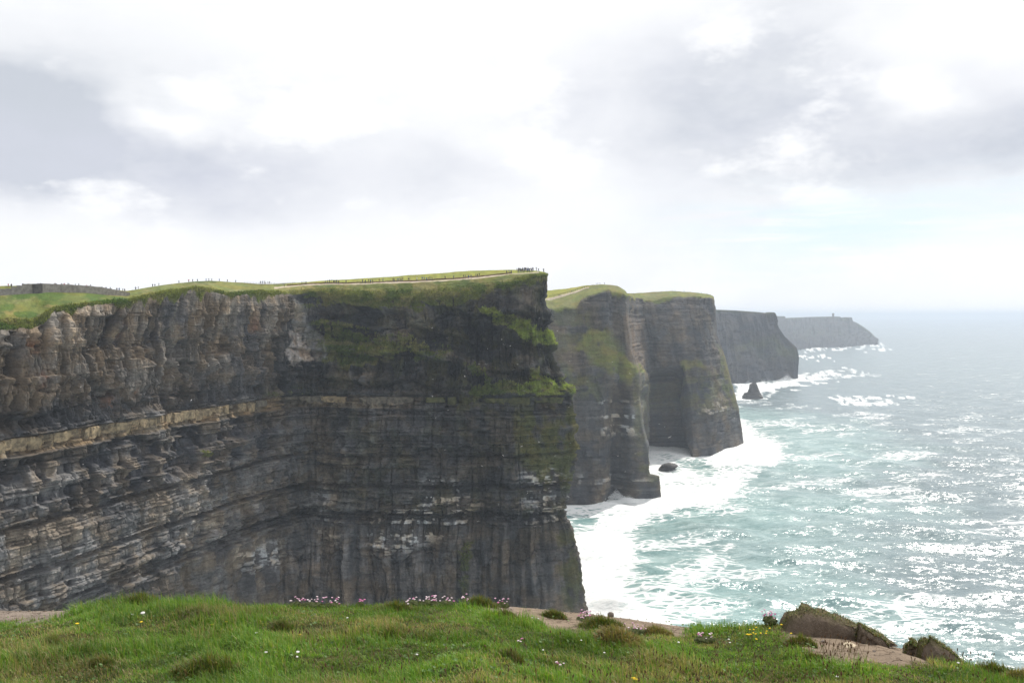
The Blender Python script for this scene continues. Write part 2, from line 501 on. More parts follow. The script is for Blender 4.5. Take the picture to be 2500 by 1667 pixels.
    d += 2.6*(fbm(s/15, z/26, 4, 13)-.5)
    # upright spurs of the shale: sharp ribs, tiers that lean back and step out
    ws = s+3.5*(fbm(s/8, z/30, 3, 14)-.5)
    def rib(x, y, seed, p): return (1-np.abs(2*vn(x, y, seed)-1))**p
    pil = rib(ws/6.0, z/40, 21, 1.2); pil2 = rib(ws/2.7, z/15, 22, 1.1); pil3 = rib(ws/1.35, z/7, 23, 1.0)
    tz = z+5.0*(fbm(ws/6, z*0+4, 3, 24)-.5)+2.0*(fbm(ws/2.3, z*0+7, 2, 25)-.5)
    tb = np.array([100.0, 113.0, 121.0, 129.5, 140.0, 151.0, 166.0, 190.0])
    ti = np.clip(np.searchsorted(tb, tz), 1, len(tb)-1); tf = (tz-tb[ti-1])/(tb[ti]-tb[ti-1])
    tier = (1-tf)*(.6+.8*_hash(np.floor(ws/6.5+ti*3.3), ti, 26))
    ribw = upper*(.30+.70*left)
    wz = z+14*(fbm(s/3.2, z/60, 3, 47)-.5)
    h5, l5, j5 = strata(s+4.5*(fbm(s/9, z/24, 3, 48)-.5), wz, 13.0, 3.0, 505, .42)
    h6, l6, j6 = strata(s+3*(fbm(s/8, z/14, 3, 49)-.5), z+12*(fbm(s/6, z/60, 3, 50)-.5), 17, 7.0, 606, .55)
    h7, l7, j7 = strata(s+2*(fbm(s/4, z/12, 2, 51)-.5), wz*1.0+3, 7.5, 1.5, 707, .3)
    rw = .35+1.2*fbm(s/19, z/25, 3, 52)
    d += ribw*rw*(1.5*(pil-.5)+1.6*(pil2-.5)+1.2*(pil3-.5)+1.2*(tier-.5)+5.0*(h5-.5)+2.4*(h7-.5)-1.3*j5-.5*j7)
    d += (1-left)*(2.6*(h6-.5)-1.2*j6+upper*(2.4*(h5-.5)-.7*j5)+1.5*(h7-.5)-.4*j7)
    d += left*(1-upper)*(2.0*(h6-.5)-.9*j6)
    d -= left*upper*3.2*sstep(fbm(s/8.5, z/6.5, 4, 53), .54, .64)*(1-sstep(z, 140, 148))
    d += left*upper*2.4*(h2-.5)
    stw = (1-upper)*(1-.8*foot)+upper*.18
    d += stw*((h1-.5)*1.9+(l1-.5)*1.2-.35*j1)
    d += (.20+.80*(1-upper))*(1-.6*foot)*((h2-.5)*3.0+(l2-.5)*1.9-.45*j2)
    # buttresses and clefts of the headland front, overhanging shelves
    fr = 1-left
    d += fr*(3.2*(rib((s+6*(fbm(s/20, z/30, 3, 27)-.5))/17, z/70, 28, 1.3)-.5)+1.8*(rib(ws/5.5, z/24, 29, 1.2)-.5))
    lobes = fbm(ws/9, z/5.0, 4, 30)
    d += fr*upper*8.5*(lobes-.5)
    sz = (z+9*(fbm(s/16, z*0+3, 3, 36)-.5)+.10*s)/12.5; sf = sz-np.floor(sz)
    d += fr*(upper*1.0+(1-upper)*.35*(1-foot))*(4.6*(1-sf)-2.3)*sstep(sf, 0, .07)*(.5+vn(s/11, np.floor(sz), 37))
    h3, l3, j3 = strata(s, zw, 2.0, 14, 404)
    jut = sstep(l3, .60, .68)*(.35+.9*fbm(ws/7, z/40, 3, 45))
    d += (1-upper)*(1-foot*.8)*2.0*jut*sstep(h3, .2, .45)+upper*.7*jut
    d -= (1-upper)*(1-foot*.8)*1.6*(1-sstep(l3, .16, .22))
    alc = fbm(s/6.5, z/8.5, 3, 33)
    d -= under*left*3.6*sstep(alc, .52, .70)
    d += foot*(4.6*(rib(ws/10, z/80, 44, 1.2)-.5)+2.2*(rib(ws/4.2, z/42, 46, 1.1)-.5))
    d += 1.1*(fbm(s/1.6, z/1.3, 3, 55)-.5)+upper*(.7+2.2*front_)*(fbm(ws/4.2, z/3.4, 3, 56)-.5)+front_*2.2*(fbm(ws/6, z/3.2, 3, 57)-.5)
    # hollow strip above the bed, cut back under the bed
    d -= left*1.3*sstep(z, 112.8, 114)*(1-sstep(z, 120, 127))
    d -= 1.5*bed*sstep(-u, -1420, -1400)
    d -= .9*below*sstep(z, 99, 105)*left
    # gully between the left wall and the headland
    gul = np.exp(-((px-738)/26)**2)*sstep(z, 118, 128)
    d -= 4.5*gul
    # hollows and grassy ledges on the headland front
    e1 = sstep(poly_sd(px, py, [(760, 752), (840, 742), (985, 760), (990, 800), (900, 800), (800, 785)]), -6, 10)
    d -= 8.0*e1
    e2 = sstep(poly_sd(px, py, [(1120, 780), (1190, 790), (1240, 850), (1300, 930), (1200, 930), (1130, 860)]), -10, 22)
    d -= 5.0*e2
    def ledge(poly, amp, fe=14):
        sd = poly_sd(px+14*(fbm(s/6, z/6, 3, 60)-.5), py+10*(fbm(s/5, z/5, 3, 61)-.5), poly)
        return amp*sstep(sd, -fe, fe)
    d += ledge([(1200, 790), (1290, 800), (1362, 822), (1362, 850), (1310, 850), (1240, 815)], 3.4)
    d += ledge([(1280, 925), (1410, 930), (1412, 965), (1280, 960)], 1.8)
    d += ledge([(770, 820), (900, 850), (960, 870), (880, 900), (800, 895)], 2.4)
    mossy = ledge([(1250, 985), (1425, 985), (1425, 1110), (1330, 1130), (1260, 1080)], 1.0, 25)
    tops = (1-rock)
    dr = d*(1-.55*corner)*(.12+.88*sstep(v+jit*.3, 4.0, 4.55))
    dt = 1.0*(fbm(px/40, v*3.0, 3, 81)-.5)+.9*(fbm(s/2.5, v*14, 4, 82)-.5)*sstep(v, 2.9, 3.3)
    brow = sstep(v, 3.15, 4.0)*(1-rock)
    dt = dt*(.35+.65*sstep(v, 2.95, 3.3))+brow*1.4*(fbm(s/4.0, v*5, 4, 83)-.5)
    D = N.P.copy()
    D += N.N*(dr*rock)[..., None]
    D[..., 2] += dt*tops
    N.D = D
    # --- colours (albedo)
    def C(*a): return np.array(a)
    def lerp(a, b, t): return a+(b-a)*t[..., None]
    big = fbm(s/24, z/18, 4, 90); med = fbm(s/5, z/5, 4, 91)
    vert = fbm(s/2.4, z/22, 4, 92)
    col = np.empty(sh+(3,)); col[:] = C(.105, .098, .092)
    col = lerp(col, C(.158, .136, .110), left*upper*sstep(big, .25, .6))          # brown shale of the left wall
    col = lerp(col, C(.225, .190, .145), left*upper*sstep(z, 126, 146)*sstep(vert, .42, .62)*.7)
    band = sstep(z, 113, 114.5)*(1-sstep(z+9*(fbm(s/8, z*0, 3, 88)-.5), 119, 127))
    col = lerp(col, C(.062, .062, .066), np.clip(band*left*(.5+.8*(big-.25)), 0, .95))
    col = lerp(col, C(.24, .19, .125), bed*left)
    lowl = left*(1-upper)*(1-bed)
    col = lerp(col, C(.165, .152, .136), lowl*sstep(fbm(s/22, z/9, 4, 93), .38, .60))
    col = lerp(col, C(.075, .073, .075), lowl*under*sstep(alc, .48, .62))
    pale = sstep(poly_sd(px, py, [(-60, 1330), (300, 1240), (560, 1180), (560, 1330), (380, 1420), (200, 1500), (-60, 1500)]), -30, 50)
    col = lerp(col, C(.225, .21, .19), pale*sstep(fbm(s/9, zw/3.0, 4, 94), .36, .62)*.85)
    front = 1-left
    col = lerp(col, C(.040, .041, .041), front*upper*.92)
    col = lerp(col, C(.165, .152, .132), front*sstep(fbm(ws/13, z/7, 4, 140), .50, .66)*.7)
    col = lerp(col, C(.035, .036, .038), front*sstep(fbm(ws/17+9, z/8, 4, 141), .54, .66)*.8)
    col = lerp(col, C(.088, .086, .083), front*(1-upper)*sstep(big, .2, .5)*.9)
    col = lerp(col, C(.155, .145, .128), front*sstep(poly_sd(px, py, [(640, 1060), (860, 1060), (900, 1240), (720, 1300), (640, 1200)]), -30, 40)*sstep(med, .35, .65)*.8)
    col = lerp(col, C(.155, .140, .126), front*foot*sstep(vert, .36, .60)*.85)
    col = lerp(col, C(.20, .165, .115), front*bed*(1-sstep(u, 900, 1080)))
    # each block its own tone
    col *= ((.80+.40*h5)*(.86+.28*h6)*(.86+.28*h7))[..., None]
    tone = (.74+.52*h1)*(.84+.32*h2)*(.85+.3*l2)*(1-.25*j1*(1-upper)*(1-foot))
    tone = tone*upper*.5+tone*(1-upper)+upper*.5
    col *= tone[..., None]
    col *= (.78+.44*vert)[..., None]
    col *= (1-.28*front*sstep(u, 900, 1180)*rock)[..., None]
    # pale gully
    gp = sstep(poly_sd(px+26*(fbm(s/2, z/2, 3, 142)-.5), py+30*(fbm(s/2+5, z/2, 3, 143)-.5), [(712, 806), (737, 800), (752, 838), (770, 884), (714, 888), (707, 850)]), -4, 6)
    gu = sstep(poly_sd(px, py, [(722, 728), (748, 735), (752, 780), (800, 830), (806, 880), (772, 884), (748, 820), (720, 800)]), -2, 5)
    col = lerp(col, C(.27, .26, .235)*1.0, gu*.85)
    col = lerp(col, C(.44, .385, .335), gp)
    # rust stains
    for cx, cy, w, hh in ((92, 938, 9, 42), (275, 985, 10, 24), (330, 955, 7, 16), (70, 850, 18, 18), (305, 800, 8, 25), (620, 820, 6, 40)):
        st = np.exp(-((px-cx)/w)**2-((py-cy)/hh)**2)*sstep(med, .42, .56)
        col = lerp(col, C(.28, .12, .055), st*.55*rock)
    # bird lime on the ledges
    lim = np.zeros(sh)
    for poly, a in (([(880, 1290), (1010, 1220), (1040, 1165), (1110, 1170), (1165, 1230), (1130, 1290), (1000, 1345), (900, 1350)], 1.0),
                    ([(1270, 1150), (1390, 1100), (1380, 1270), (1270, 1280)], .8), ([(560, 1345), (690, 1320), (690, 1385), (600, 1395)], .9),
                    ([(760, 1190), (830, 1170), (840, 1330), (770, 1330)], .55), ([(380, 1250), (560, 1200), (560, 1300), (420, 1340)], .35)):
        lim = np.maximum(lim, a*sstep(poly_sd(px, py, poly), -25, 35))
    hb, lb, jb = strata(s, zw, .75, 2.2, 303)
    limm = lim*sstep(lb*.55+hb*.45+.30*(med-.5), .56, .66)*sstep(fbm(s/3, z/1.5, 3, 95), .38, .52)
    col = lerp(col, C(.62, .60, .56), np.clip(limm*rock, 0, 1)*.85)
    # --- turf and moss
    turf = tops.copy()
    gr = np.zeros(sh)
    pxw = px+34*(fbm(s/5, z/5, 4, 96)-.5); pyw = py+26*(fbm(s/4, z/4, 4, 97)-.5)
    for poly, a, fe in (([(748, 792), (775, 778), (900, 800), (975, 850), (905, 890), (835, 900), (790, 862)], .95, 6),
                        ([(735, 712), (1340, 676), (1342, 684), (1230, 705), (1120, 745), (1000, 758), (860, 752), (740, 748)], 1, 9),
                        ([(1165, 748), (1255, 768), (1356, 812), (1360, 838), (1310, 842), (1262, 812), (1215, 792)], 1, 7),
                        ([(1140, 880), (1212, 880), (1200, 950), (1150, 960)], .8, 12),
                        ([(1150, 935), (1280, 940), (1300, 918), (1370, 920), (1405, 938), (1402, 965), (1150, 968)], .9, 8),
                        ([(900, 820), (1060, 800), (1110, 850), (1060, 880), (940, 880)], .6, 16),
                        ([(1290, 905), (1310, 895), (1345, 935), (1290, 945)], .9, 8),
                        ([(770, 855), (800, 850), (815, 882), (785, 884)], .8, 6), ([(640, 950), (745, 940), (760, 985), (650, 975)], .25, 20),
                        ([(490, 1100), (530, 1105), (520, 1116), (495, 1112)], .9, 4), ([(1120, 1340), (1150, 1320), (1150, 1440), (1125, 1450)], .45, 10)):
        gr = np.maximum(gr, a*sstep(poly_sd(pxw, pyw, poly), -fe, fe))
    strk = .6*fbm(px/14+py/30, py/9, 4, 98)+.4*fbm(s/1.8, z/1.5, 3, 104)
    gr = gr*sstep(strk+.25*gr-.25*j2-.35*(d < -2.5), .46, .62)
    gr = np.clip(gr, 0, 1)*rock*(1-gp)*(1-gu*.75)
    turf = np.clip(turf+gr, 0, 1)
    gcol = np.empty(sh+(3,)); gcol[:] = C(.150, .170, .046)
    gcol = lerp(gcol, C(.085, .118, .028), sstep(fbm(px/50, py/25, 4, 99), .4, .62))
    gcol = lerp(gcol, C(.23, .215, .095), sstep(fbm(px/30+7, py/12, 4, 100), .47, .66)*.75)
    gcol = lerp(gcol, C(.25, .31, .058), sstep(poly_sd(px, py, [(1165, 742), (1370, 800), (1370, 850), (1250, 830)]), -10, 10)*sstep(strk, .35, .6))  # sunlight on the corner ledge put into the colour as brighter grass
    gcol = lerp(gcol, C(.23, .295, .052), sstep(poly_sd(px, py, [(1260, 910), (1420, 920), (1420, 965), (1260, 965)]), -10, 10)*sstep(strk, .35, .6))  # ledge at the bed likewise painted brighter, as if in sun
    field = tops*(1-sstep(v, 2.05, 2.2))*sstep(u, 640, 720)
    gcol = lerp(gcol, C(.205, .225, .034), field)
    mound = tops*(1-sstep(u, 660, 720))
    gcol = lerp(gcol, C(.165, .185, .050), mound*.8*sstep(fbm(px/70, py/14, 3, 120), .35, .6))
    gcol = lerp(gcol, C(.085, .135, .030), mound*sstep(fbm(px/60+9, py/16, 4, 121), .48, .62)*(1-sstep(u, 300, 420)))
    gcol *= (.70+.6*fbm(px/9, py/5, 3, 122))[..., None]
    moss = np.zeros(sh)
    for poly, a in (([(1240, 990), (1435, 985), (1435, 1140), (1400, 1200), (1330, 1200), (1250, 1110)], .95), ([(1100, 960), (1300, 965), (1300, 1010), (1100, 1010)], .7),
                    ([(740, 700), (1350, 680), (1370, 960), (760, 960)], .32), ([(1340, 1290), (1460, 1290), (1460, 1500), (1370, 1500)], .6),
                    ([(820, 990), (1420, 990), (1390, 1290), (820, 1240)], .25)):
        moss = np.maximum(moss, a*sstep(poly_sd(px, py, poly), -20, 30))
    moss = moss*sstep(fbm(s/5, z/7, 4, 123)+.25*(moss-.5), .42, .60)*rock
    col = lerp(col, C(.088, .092, .026), moss*.85)
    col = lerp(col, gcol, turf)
    N.turf = turf; N.gcol = gcol; N.rockm = rock
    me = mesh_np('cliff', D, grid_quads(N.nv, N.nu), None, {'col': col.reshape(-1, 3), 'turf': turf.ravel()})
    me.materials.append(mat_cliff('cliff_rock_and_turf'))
    me.polygons.foreach_set('use_smooth', np.zeros(len(me.polygons), bool))
    o = link(bpy.data.objects.new('cliff', me)); tag(o, 'layered grey and brown sea cliff with grassy top and jutting headland', kind='structure')
    return N, o

MAIN, cliff_obj = main_cliff()


def strip_path(name, net, u0, u1, v0, v1, n, lift, m, label, wob=.12, cross=7):
    """a worn path lying on a net between two of its rows"""
    us = np.linspace(u0, u1, n); V = []; q = []
    for i, u in enumerate(us):
        a = v0+wob*(math.sin(u*.031)+.6*math.sin(u*.113+1)+1.6*(vn(np.array([u/7]), np.array([1.]), 5)[0]-.5)); b = v1+wob*(.7*math.sin(u*.057+2)+.5*math.sin(u*.17)+1.8*(vn(np.array([u/5]), np.array([3.]), 6)[0]-.5))
        for k in range(cross):
            p = net.at(u, a+(b-a)*k/(cross-1)); e = lift if 0 < k < cross-1 else -.15
            V.append((p[0], p[1], p[2]+e))
    me = mesh_np(name, np.array(V), grid_quads(n, cross)); me.materials.append(m)
    o = link(bpy.data.objects.new(name, me)); tag(o, label, kind='structure'); return o

M_path = mat_simple('trodden_gravel', (.34, .28, .20), (.50, .43, .33), .5, .9, .1, .3, .1, 6, True)
M_bank = mat_simple('brown_earth', (.085, .05, .03), (.16, .10, .06), .9, .95, .05, .6, .2, 5, True)
M_bare = mat_simple('dry_earth', (.30, .225, .165), (.42, .33, .26), 2.2, .95, .05, .5, .03, 8)
strip_path('path', MAIN, 668, 1318, 2.14, 2.80, 420, .16, M_path, 'pale worn gravel path along the headland clifftop')
strip_path('earth_bank', MAIN, 700, 1250, 1.955, 1.995, 420, .55, M_bank, 'low brown earth bank behind the clifftop path', .008)


def far_headland():
    """second headland and the cape behind it, one coast with a cove between them"""
    cols, up = [], []
    NF = 8
    def add(u, tops, prof, Yt, Yb, back=60):
        """tops: back..brow as (px,py,Y); prof: photo outline [(py, px)] from brow to waterline"""
        t = [wpt(*a) for a in tops]
        b = t[0]+np.array([t[0][0]/t[0][1]*back, back, -8.0])
        rows = [b]+t
        ez = t[-1][2]; ys = [a[0] for a in prof]; xs = [a[1] for a in prof]
        for k in range(1, NF+1):
            f = k/NF; z = ez*(1-f)-4*f; Y = Yt+(Yb-Yt)*f
            py = EY-F*(z-HC)/Y; p = np.interp(py, ys, xs)
            rows.append(np.array([(p-CX)/F*Y, Y, z]))
        cols.append(rows); up.append(u)
    add(1000, [(1150, 712, 860), (1140, 735, 785), (1130, 740, 778), (1120, 755, 740)], [(755, 1120), (1240, 1100)], 735, 690)
    add(1250, [(1270, 710, 862), (1266, 732, 783), (1263, 737, 777), (1260, 755, 738)], [(755, 1260), (1240, 1255)], 733, 696)
    add(1345, [(1345, 708, 860), (1345, 728, 781), (1345, 733, 775), (1345, 754, 735)], [(752, 1345), (1228, 1345)], 731, 704)
    add(1405, [(1400, 702, 850), (1402, 712, 792), (1403, 717, 786), (1405, 748, 732)], [(748, 1405), (900, 1415), (1230, 1410)], 730, 703)
    add(1432, [(1430, 698, 842), (1430, 702, 802), (1431, 705, 796), (1432, 724, 737)], [(724, 1432), (1228, 1450)], 734, 704)
    add(1478, [(1470, 694, 810), (1472, 697, 785), (1475, 700, 772), (1478, 708, 742)], [(708, 1478), (900, 1480), (1225, 1476)], 740, 706)
    add(1500, [(1495, 697, 800), (1497, 700, 785), (1498, 703, 770), (1500, 711, 745)], [(711, 1500), (900, 1505), (1200, 1490)], 744, 742)
    add(1518, [(1512, 700, 795), (1513, 703, 785), (1515, 706, 768), (1517, 714, 748)], [(714, 1517), (880, 1530), (1000, 1540), (1215, 1545)], 744, 722)
    add(1538, [(1525, 708, 800), (1528, 712, 790), (1530, 715, 772), (1533, 722, 752)],
        [(722, 1533), (800, 1538), (860, 1546), (908, 1562), (950, 1563), (1040, 1574), (1085, 1584), (1112, 1600), (1140, 1616), (1215, 1621)], 748, 727)
    add(1560, [(1522, 712, 850), (1530, 715, 835), (1534, 718, 825), (1536, 722, 815)], [(722, 1536), (860, 1540), (910, 1550), (1100, 1570), (1170, 1590)], 812, 800)
    add(1585, [(1515, 715, 960), (1530, 718, 945), (1536, 720, 935), (1540, 723, 925)], [(723, 1540), (900, 1550), (1130, 1575)], 922, 900)
    add(1600, [(1548, 716, 1060), (1549, 720, 1040), (1550, 724, 1025), (1551, 728, 1010)], [(728, 1551), (900, 1590), (1100, 1606)], 1005, 990)
    add(1635, [(1592, 713, 1075), (1592, 718, 1055), (1592, 724, 1035), (1592, 731, 1015)], [(731, 1592), (900, 1625), (1110, 1650)], 1008, 960)
    add(1675, [(1640, 711, 1080), (1640, 713, 1060), (1640, 717, 1040), (1640, 724, 1015)], [(724, 1640), (900, 1670), (1113, 1690)], 1006, 941)
    add(1725, [(1700, 714, 1085), (1700, 716, 1065), (1700, 719, 1045), (1700, 725, 1020)], [(725, 1700), (900, 1725), (1108, 1745)], 1012, 955)
    add(1790, [(1738, 721, 1090), (1741, 722, 1075), (1743, 724, 1060), (1744, 728, 1045)],
        [(728, 1744), (760, 1746), (830, 1752), (850, 1765), (900, 1780), (960, 1796), (1000, 1806), (1050, 1815), (1082, 1820)], 1042, 1040)
    add(1830, [(1720, 722, 1180), (1732, 722, 1165), (1738, 724, 1150), (1740, 728, 1140)], [(728, 1740), (1000, 1785), (1060, 1795)], 1138, 1125)
    add(1880, [(1690, 724, 1320), (1710, 725, 1310), (1716, 726, 1300), (1720, 728, 1290)], [(728, 1720), (1020, 1750)], 1288, 1280)
    sub = [4, 12, 6, 16]+[30]*NF
    N = Net(up, cols, sub, 640, 3)
    s, z, u, v, px, py = N.S, N.Z, N.U, N.VV, N.px, N.py; sh = s.shape
    jit = (fbm(s/16, z*0+2, 4, 203)-.5)*1.2
    rock = sstep(v+jit*.6, EDGE-.08, EDGE+.08)
    zw = z+3*(fbm(s/90, z*0, 3, 171)-.5)
    h1, l1, j1 = strata(s, zw, 2.4, 7, 111); h2, l2, j2 = strata(s, zw, 9, 18, 212)
    d = 9*(fbm(s/70, z/110, 4, 112)-.5)+4*(fbm(s/22, z/50, 4, 113)-.5)
    d += 3.0*(ridge(s/14, z/90, 3, 121)-.6)
    d += (h1-.5)*1.8+(l1-.5)*1.2+(h2-.5)*3.0+(l2-.5)*1.6-.4*j1
    cave = sstep(poly_sd(px, py, [(1590, 915), (1612, 900), (1668, 893), (1684, 960), (1692, 1060), (1690, 1160), (1585, 1160)]), -3, 9)
    d -= 34*cave
    ledge = sstep(poly_sd(px, py, [(1470, 860), (1500, 850), (1572, 912), (1572, 960), (1490, 940)]), -10, 14)
    d += 5*ledge
    edgek = np.exp(-((u-1540)/26)**2)+np.exp(-((u-1790)/18)**2)
    dr = d*(1-.8*np.clip(edgek, 0, 1))
    D = N.P.copy(); D += N.N*(dr*rock)[..., None]
    D[..., 2] += (1-rock)*(1.6*(fbm(px/25, v*3, 3, 181)-.5)+1.2*(fbm(s/6, v*9, 3, 182)-.5)*sstep(v, 3, 3.4))
    N.D = D
    def C(*a): return np.array(a)
    def lerp(a, b, t): return a+(b-a)*t[..., None]
    big = fbm(s/40, z/30, 4, 190); vert = fbm(s/6, z/60, 4, 192)
    col = np.empty(sh+(3,)); col[:] = C(.085, .082, .078)
    col = lerp(col, C(.13, .115, .098), sstep(big, .42, .66)*.8)
    col = lerp(col, C(.055, .056, .06), sstep(fbm(s/26+3, z/22, 4, 193), .5, .68)*.7)
    tan = sstep(poly_sd(px, py, [(1525, 760), (1570, 780), (1575, 900), (1545, 920), (1528, 850)]), -8, 18)
    col = lerp(col, C(.16, .125, .095), tan*.7)
    col *= ((.72+.56*h1)*(.85+.3*h2)*(.65+.7*vert))[..., None]
    lim = np.zeros(sh)
    for poly, a in (([(1465, 975), (1560, 980), (1560, 1060), (1470, 1060)], 1.0), ([(1700, 1000), (1760, 970), (1790, 1010), (1720, 1030)], .7), ([(1410, 1160), (1480, 1150), (1600, 1170), (1600, 1190), (1410, 1190)], .6)):
        lim = np.maximum(lim, a*sstep(poly_sd(px, py, poly), -12, 15))
    col = lerp(col, C(.5, .49, .46), lim*sstep(l1*.5+h1*.5, .55, .68)*sstep(fbm(s/5, z/3, 3, 195), .4, .55)*rock*.8)
    turf = 1-rock
    gr = np.zeros(sh); pxw = px+20*(fbm(s/12, z/10, 4, 196)-.5); pyw = py+18*(fbm(s/10, z/9, 4, 197)-.5)
    for poly, a, fe in (([(1440, 800), (1490, 810), (1555, 905), (1535, 935), (1470, 900), (1400, 850)], .9, 12), ([(1492, 845), (1512, 850), (1566, 908), (1530, 914)], 1, 6),
                        ([(1370, 880), (1470, 920), (1460, 975), (1370, 960)], .4, 20), ([(1660, 880), (1720, 885), (1715, 905), (1660, 900)], .7, 8),
                        ([(1560, 920), (1800, 900), (1810, 1010), (1560, 1000)], .28, 20), ([(1345, 745), (1440, 745), (1440, 860), (1345, 860)], .3, 20),
                        ([(1752, 840), (1790, 880), (1800, 1000), (1765, 950)], .55, 8), ([(1535, 880), (1565, 905), (1580, 1090), (1625, 1150), (1625, 1215), (1560, 1150)], .25, 8)):
        gr = np.maximum(gr, a*sstep(poly_sd(pxw, pyw, poly), -fe, fe))
    gr = gr*sstep(fbm(s/7, z/6, 4, 198)+.4*gr, .42, .68)*rock
    turf = np.clip(turf+gr, 0, 1)
    gcol = np.empty(sh+(3,)); gcol[:] = C(.16, .18, .048)
    gcol = lerp(gcol, C(.16, .155, .06), sstep(fbm(px/22, py/10, 3, 199), .45, .62)*.7)
    gcol = lerp(gcol, C(.24, .25, .035), (1-rock)*(1-sstep(v, 1.95, 2.05))*(1-sstep(u, 1430, 1475)))
    gcol *= (.75+.5*fbm(px/6, py/4, 3, 201))[..., None]
    col = lerp(col, gcol, turf)
    me = mesh_np('far_headland', D, grid_quads(N.nv, N.nu), None, {'col': col.reshape(-1, 3), 'turf': turf.ravel()})
    me.materials.append(mat_cliff('far_rock_and_turf', .55))
    o = link(bpy.data.objects.new('far_headland', me)); tag(o, 'hazy second headland with a dark sea cave beyond the cove', kind='structure')
    return N, o

FARH, far_obj = far_headland()
strip_path('path', FARH, 1262, 1440, 2.05, 2.95, 120, .5, M_path, 'pale path climbing the grassy back of the second headland', .03)


def distant(name, tops, prof_last, Yt, base, depth, seed, label, rockc, turfc, turf_rows, relief):
    """far cape: tops [(px,py)], base [(px,py)] matched by index"""
    cols, up = [], []; NF = 6
    n = len(tops)
    for i, ((tx, ty), (bx, by)) in enumerate(zip(tops, base)):
        Yb = HC*F/(by-EY); Y = max(Yt, Yb+10)
        t = wpt(tx, ty, Y)
        rows = [t+np.array([t[0]/t[1]*depth, depth, -30]), t+np.array([t[0]/t[1]*depth*.4, depth*.4, -1.0]), t+np.array([0, depth*.1, .3]), t]
        pf = prof_last if i == n-1 else None
        for k in range(1, NF+1):
            f = k/NF; z = t[2]*(1-f)-4*f; yy = Y+(Yb-Y)*f
            if pf:
                py = EY-F*(z-HC)/yy; p = np.interp(py, [a[0] for a in pf], [a[1] for a in pf])
            else: p = tx+(bx-tx)*f
            rows.append(np.array([(p-CX)/F*yy, yy, z]))
        cols.append(rows); up.append(tx if i < n-1 else max(tx, up[-1]+14))
    # side running back behind the outline
    last = np.array(cols[-1]); bk = last.copy(); bk[:, 1] += depth; bk[:, 0] = last[:, 0]*(last[:, 1]+depth)/last[:, 1]-depth*.12
    cols.append(bk); up.append(up[-1]+20)
    N = Net(up, cols, [2, 3, 4]+[16]*NF, 420, 1)
    s, z, v, px, py = N.S, N.Z, N.VV, N.px, N.py; sh = s.shape
    rock = sstep(v, 2.95, 3.3)
    d = 1.7*relief*(2.2*(fbm(s/(relief*9), z/120, 4, seed)-.5)+1.2*(ridge(s/(relief*3), z/80, 3, seed+1)-.6)+.5*(strata(s, z, 6, 20, seed+2)[0]-.5))
    ek = np.exp(-((N.U-up[-2])/8)**2)
    D = N.P+N.N*(d*rock*(1-.8*ek))[..., None]; N.D = D
    big = fbm(s/(relief*10), z/50, 4, seed+4)
    col = np.array(rockc)*((.7+.6*fbm(s/(relief*3), z/30, 4, seed+5)))[..., None]
    turf = np.clip((1-rock)+turf_rows(px, py)*sstep(big, .35, .6)*.8, 0, 1)
    col = col+(np.array(turfc)-col)*turf[..., None]
    me = mesh_np(name, D, grid_quads(N.nv, N.nu), None, {'col': col.reshape(-1, 3), 'turf': turf.ravel()})
    me.materials.append(mat_cliff(name+'_rock', .25))
    o = link(bpy.data.objects.new(name, me)); tag(o, label, kind='structure'); return N

CAPE = distant('distant_cape', [(1640, 752), (1700, 753), (1750, 756), (1800, 758), (1850, 762), (1880, 765), (1888, 762), (1893, 764), (1896, 771)],
               [(771, 1896), (800, 1900), (815, 1912), (830, 1925), (845, 1946), (858, 1952), (880, 1953), (900, 1951), (924, 1950)], 2150,
               [(1650, 945), (1710, 942), (1770, 938), (1820, 935), (1870, 931), (1905, 929), (1925, 927), (1938, 925), (1950, 923)], 500, 301,
               'blue hazy cape beyond the sea stack', (.036, .037, .041), (.055, .066, .03),
               lambda px, py: sstep(poly_sd(px, py, [(1790, 845), (1900, 820), (1950, 850), (1950, 880), (1790, 880)]), -10, 15), 7)
HAG = distant('distant_point', [(1850, 774), (1895, 771.5), (1917, 772), (1918.5, 778), (1940, 776), (1980, 774.5), (2010, 773.5), (2034, 773), (2050, 772.8), (2056, 776), (2058, 782), (2066, 779), (2070, 780), (2071, 775), (2080, 774.5), (2082, 785), (2090, 788), (2098, 793), (2110, 801), (2125, 813), (2137, 826), (2143, 838)],
              None, 4700,
              [(1860, 862), (1905, 858), (1925, 857), (1930, 857), (1945, 855), (1985, 851), (2012, 850), (2036, 849), (2052, 848), (2058, 847.5), (2062, 847), (2068, 847), (2072, 846.5), (2076, 846), (2082, 846), (2086, 845.5), (2094, 845), (2102, 844.5), (2112, 844), (2126, 842.5), (2138, 841.5), (2145, 841)], 900, 331,
              'farthest faint blue headland with a small tower', (.033, .034, .038), (.045, .055, .03),
              lambda px, py: sstep(poly_sd(px, py, [(1930, 800), (2060, 800), (2060, 820), (1930, 830)]), -8, 10)*.5, 14)


# ------------------------------------------------------------------ the sea
def coastline(net):
    P = net.D[-6]; return [(float(a[0]), float(a[1])) for a in P[::12]]

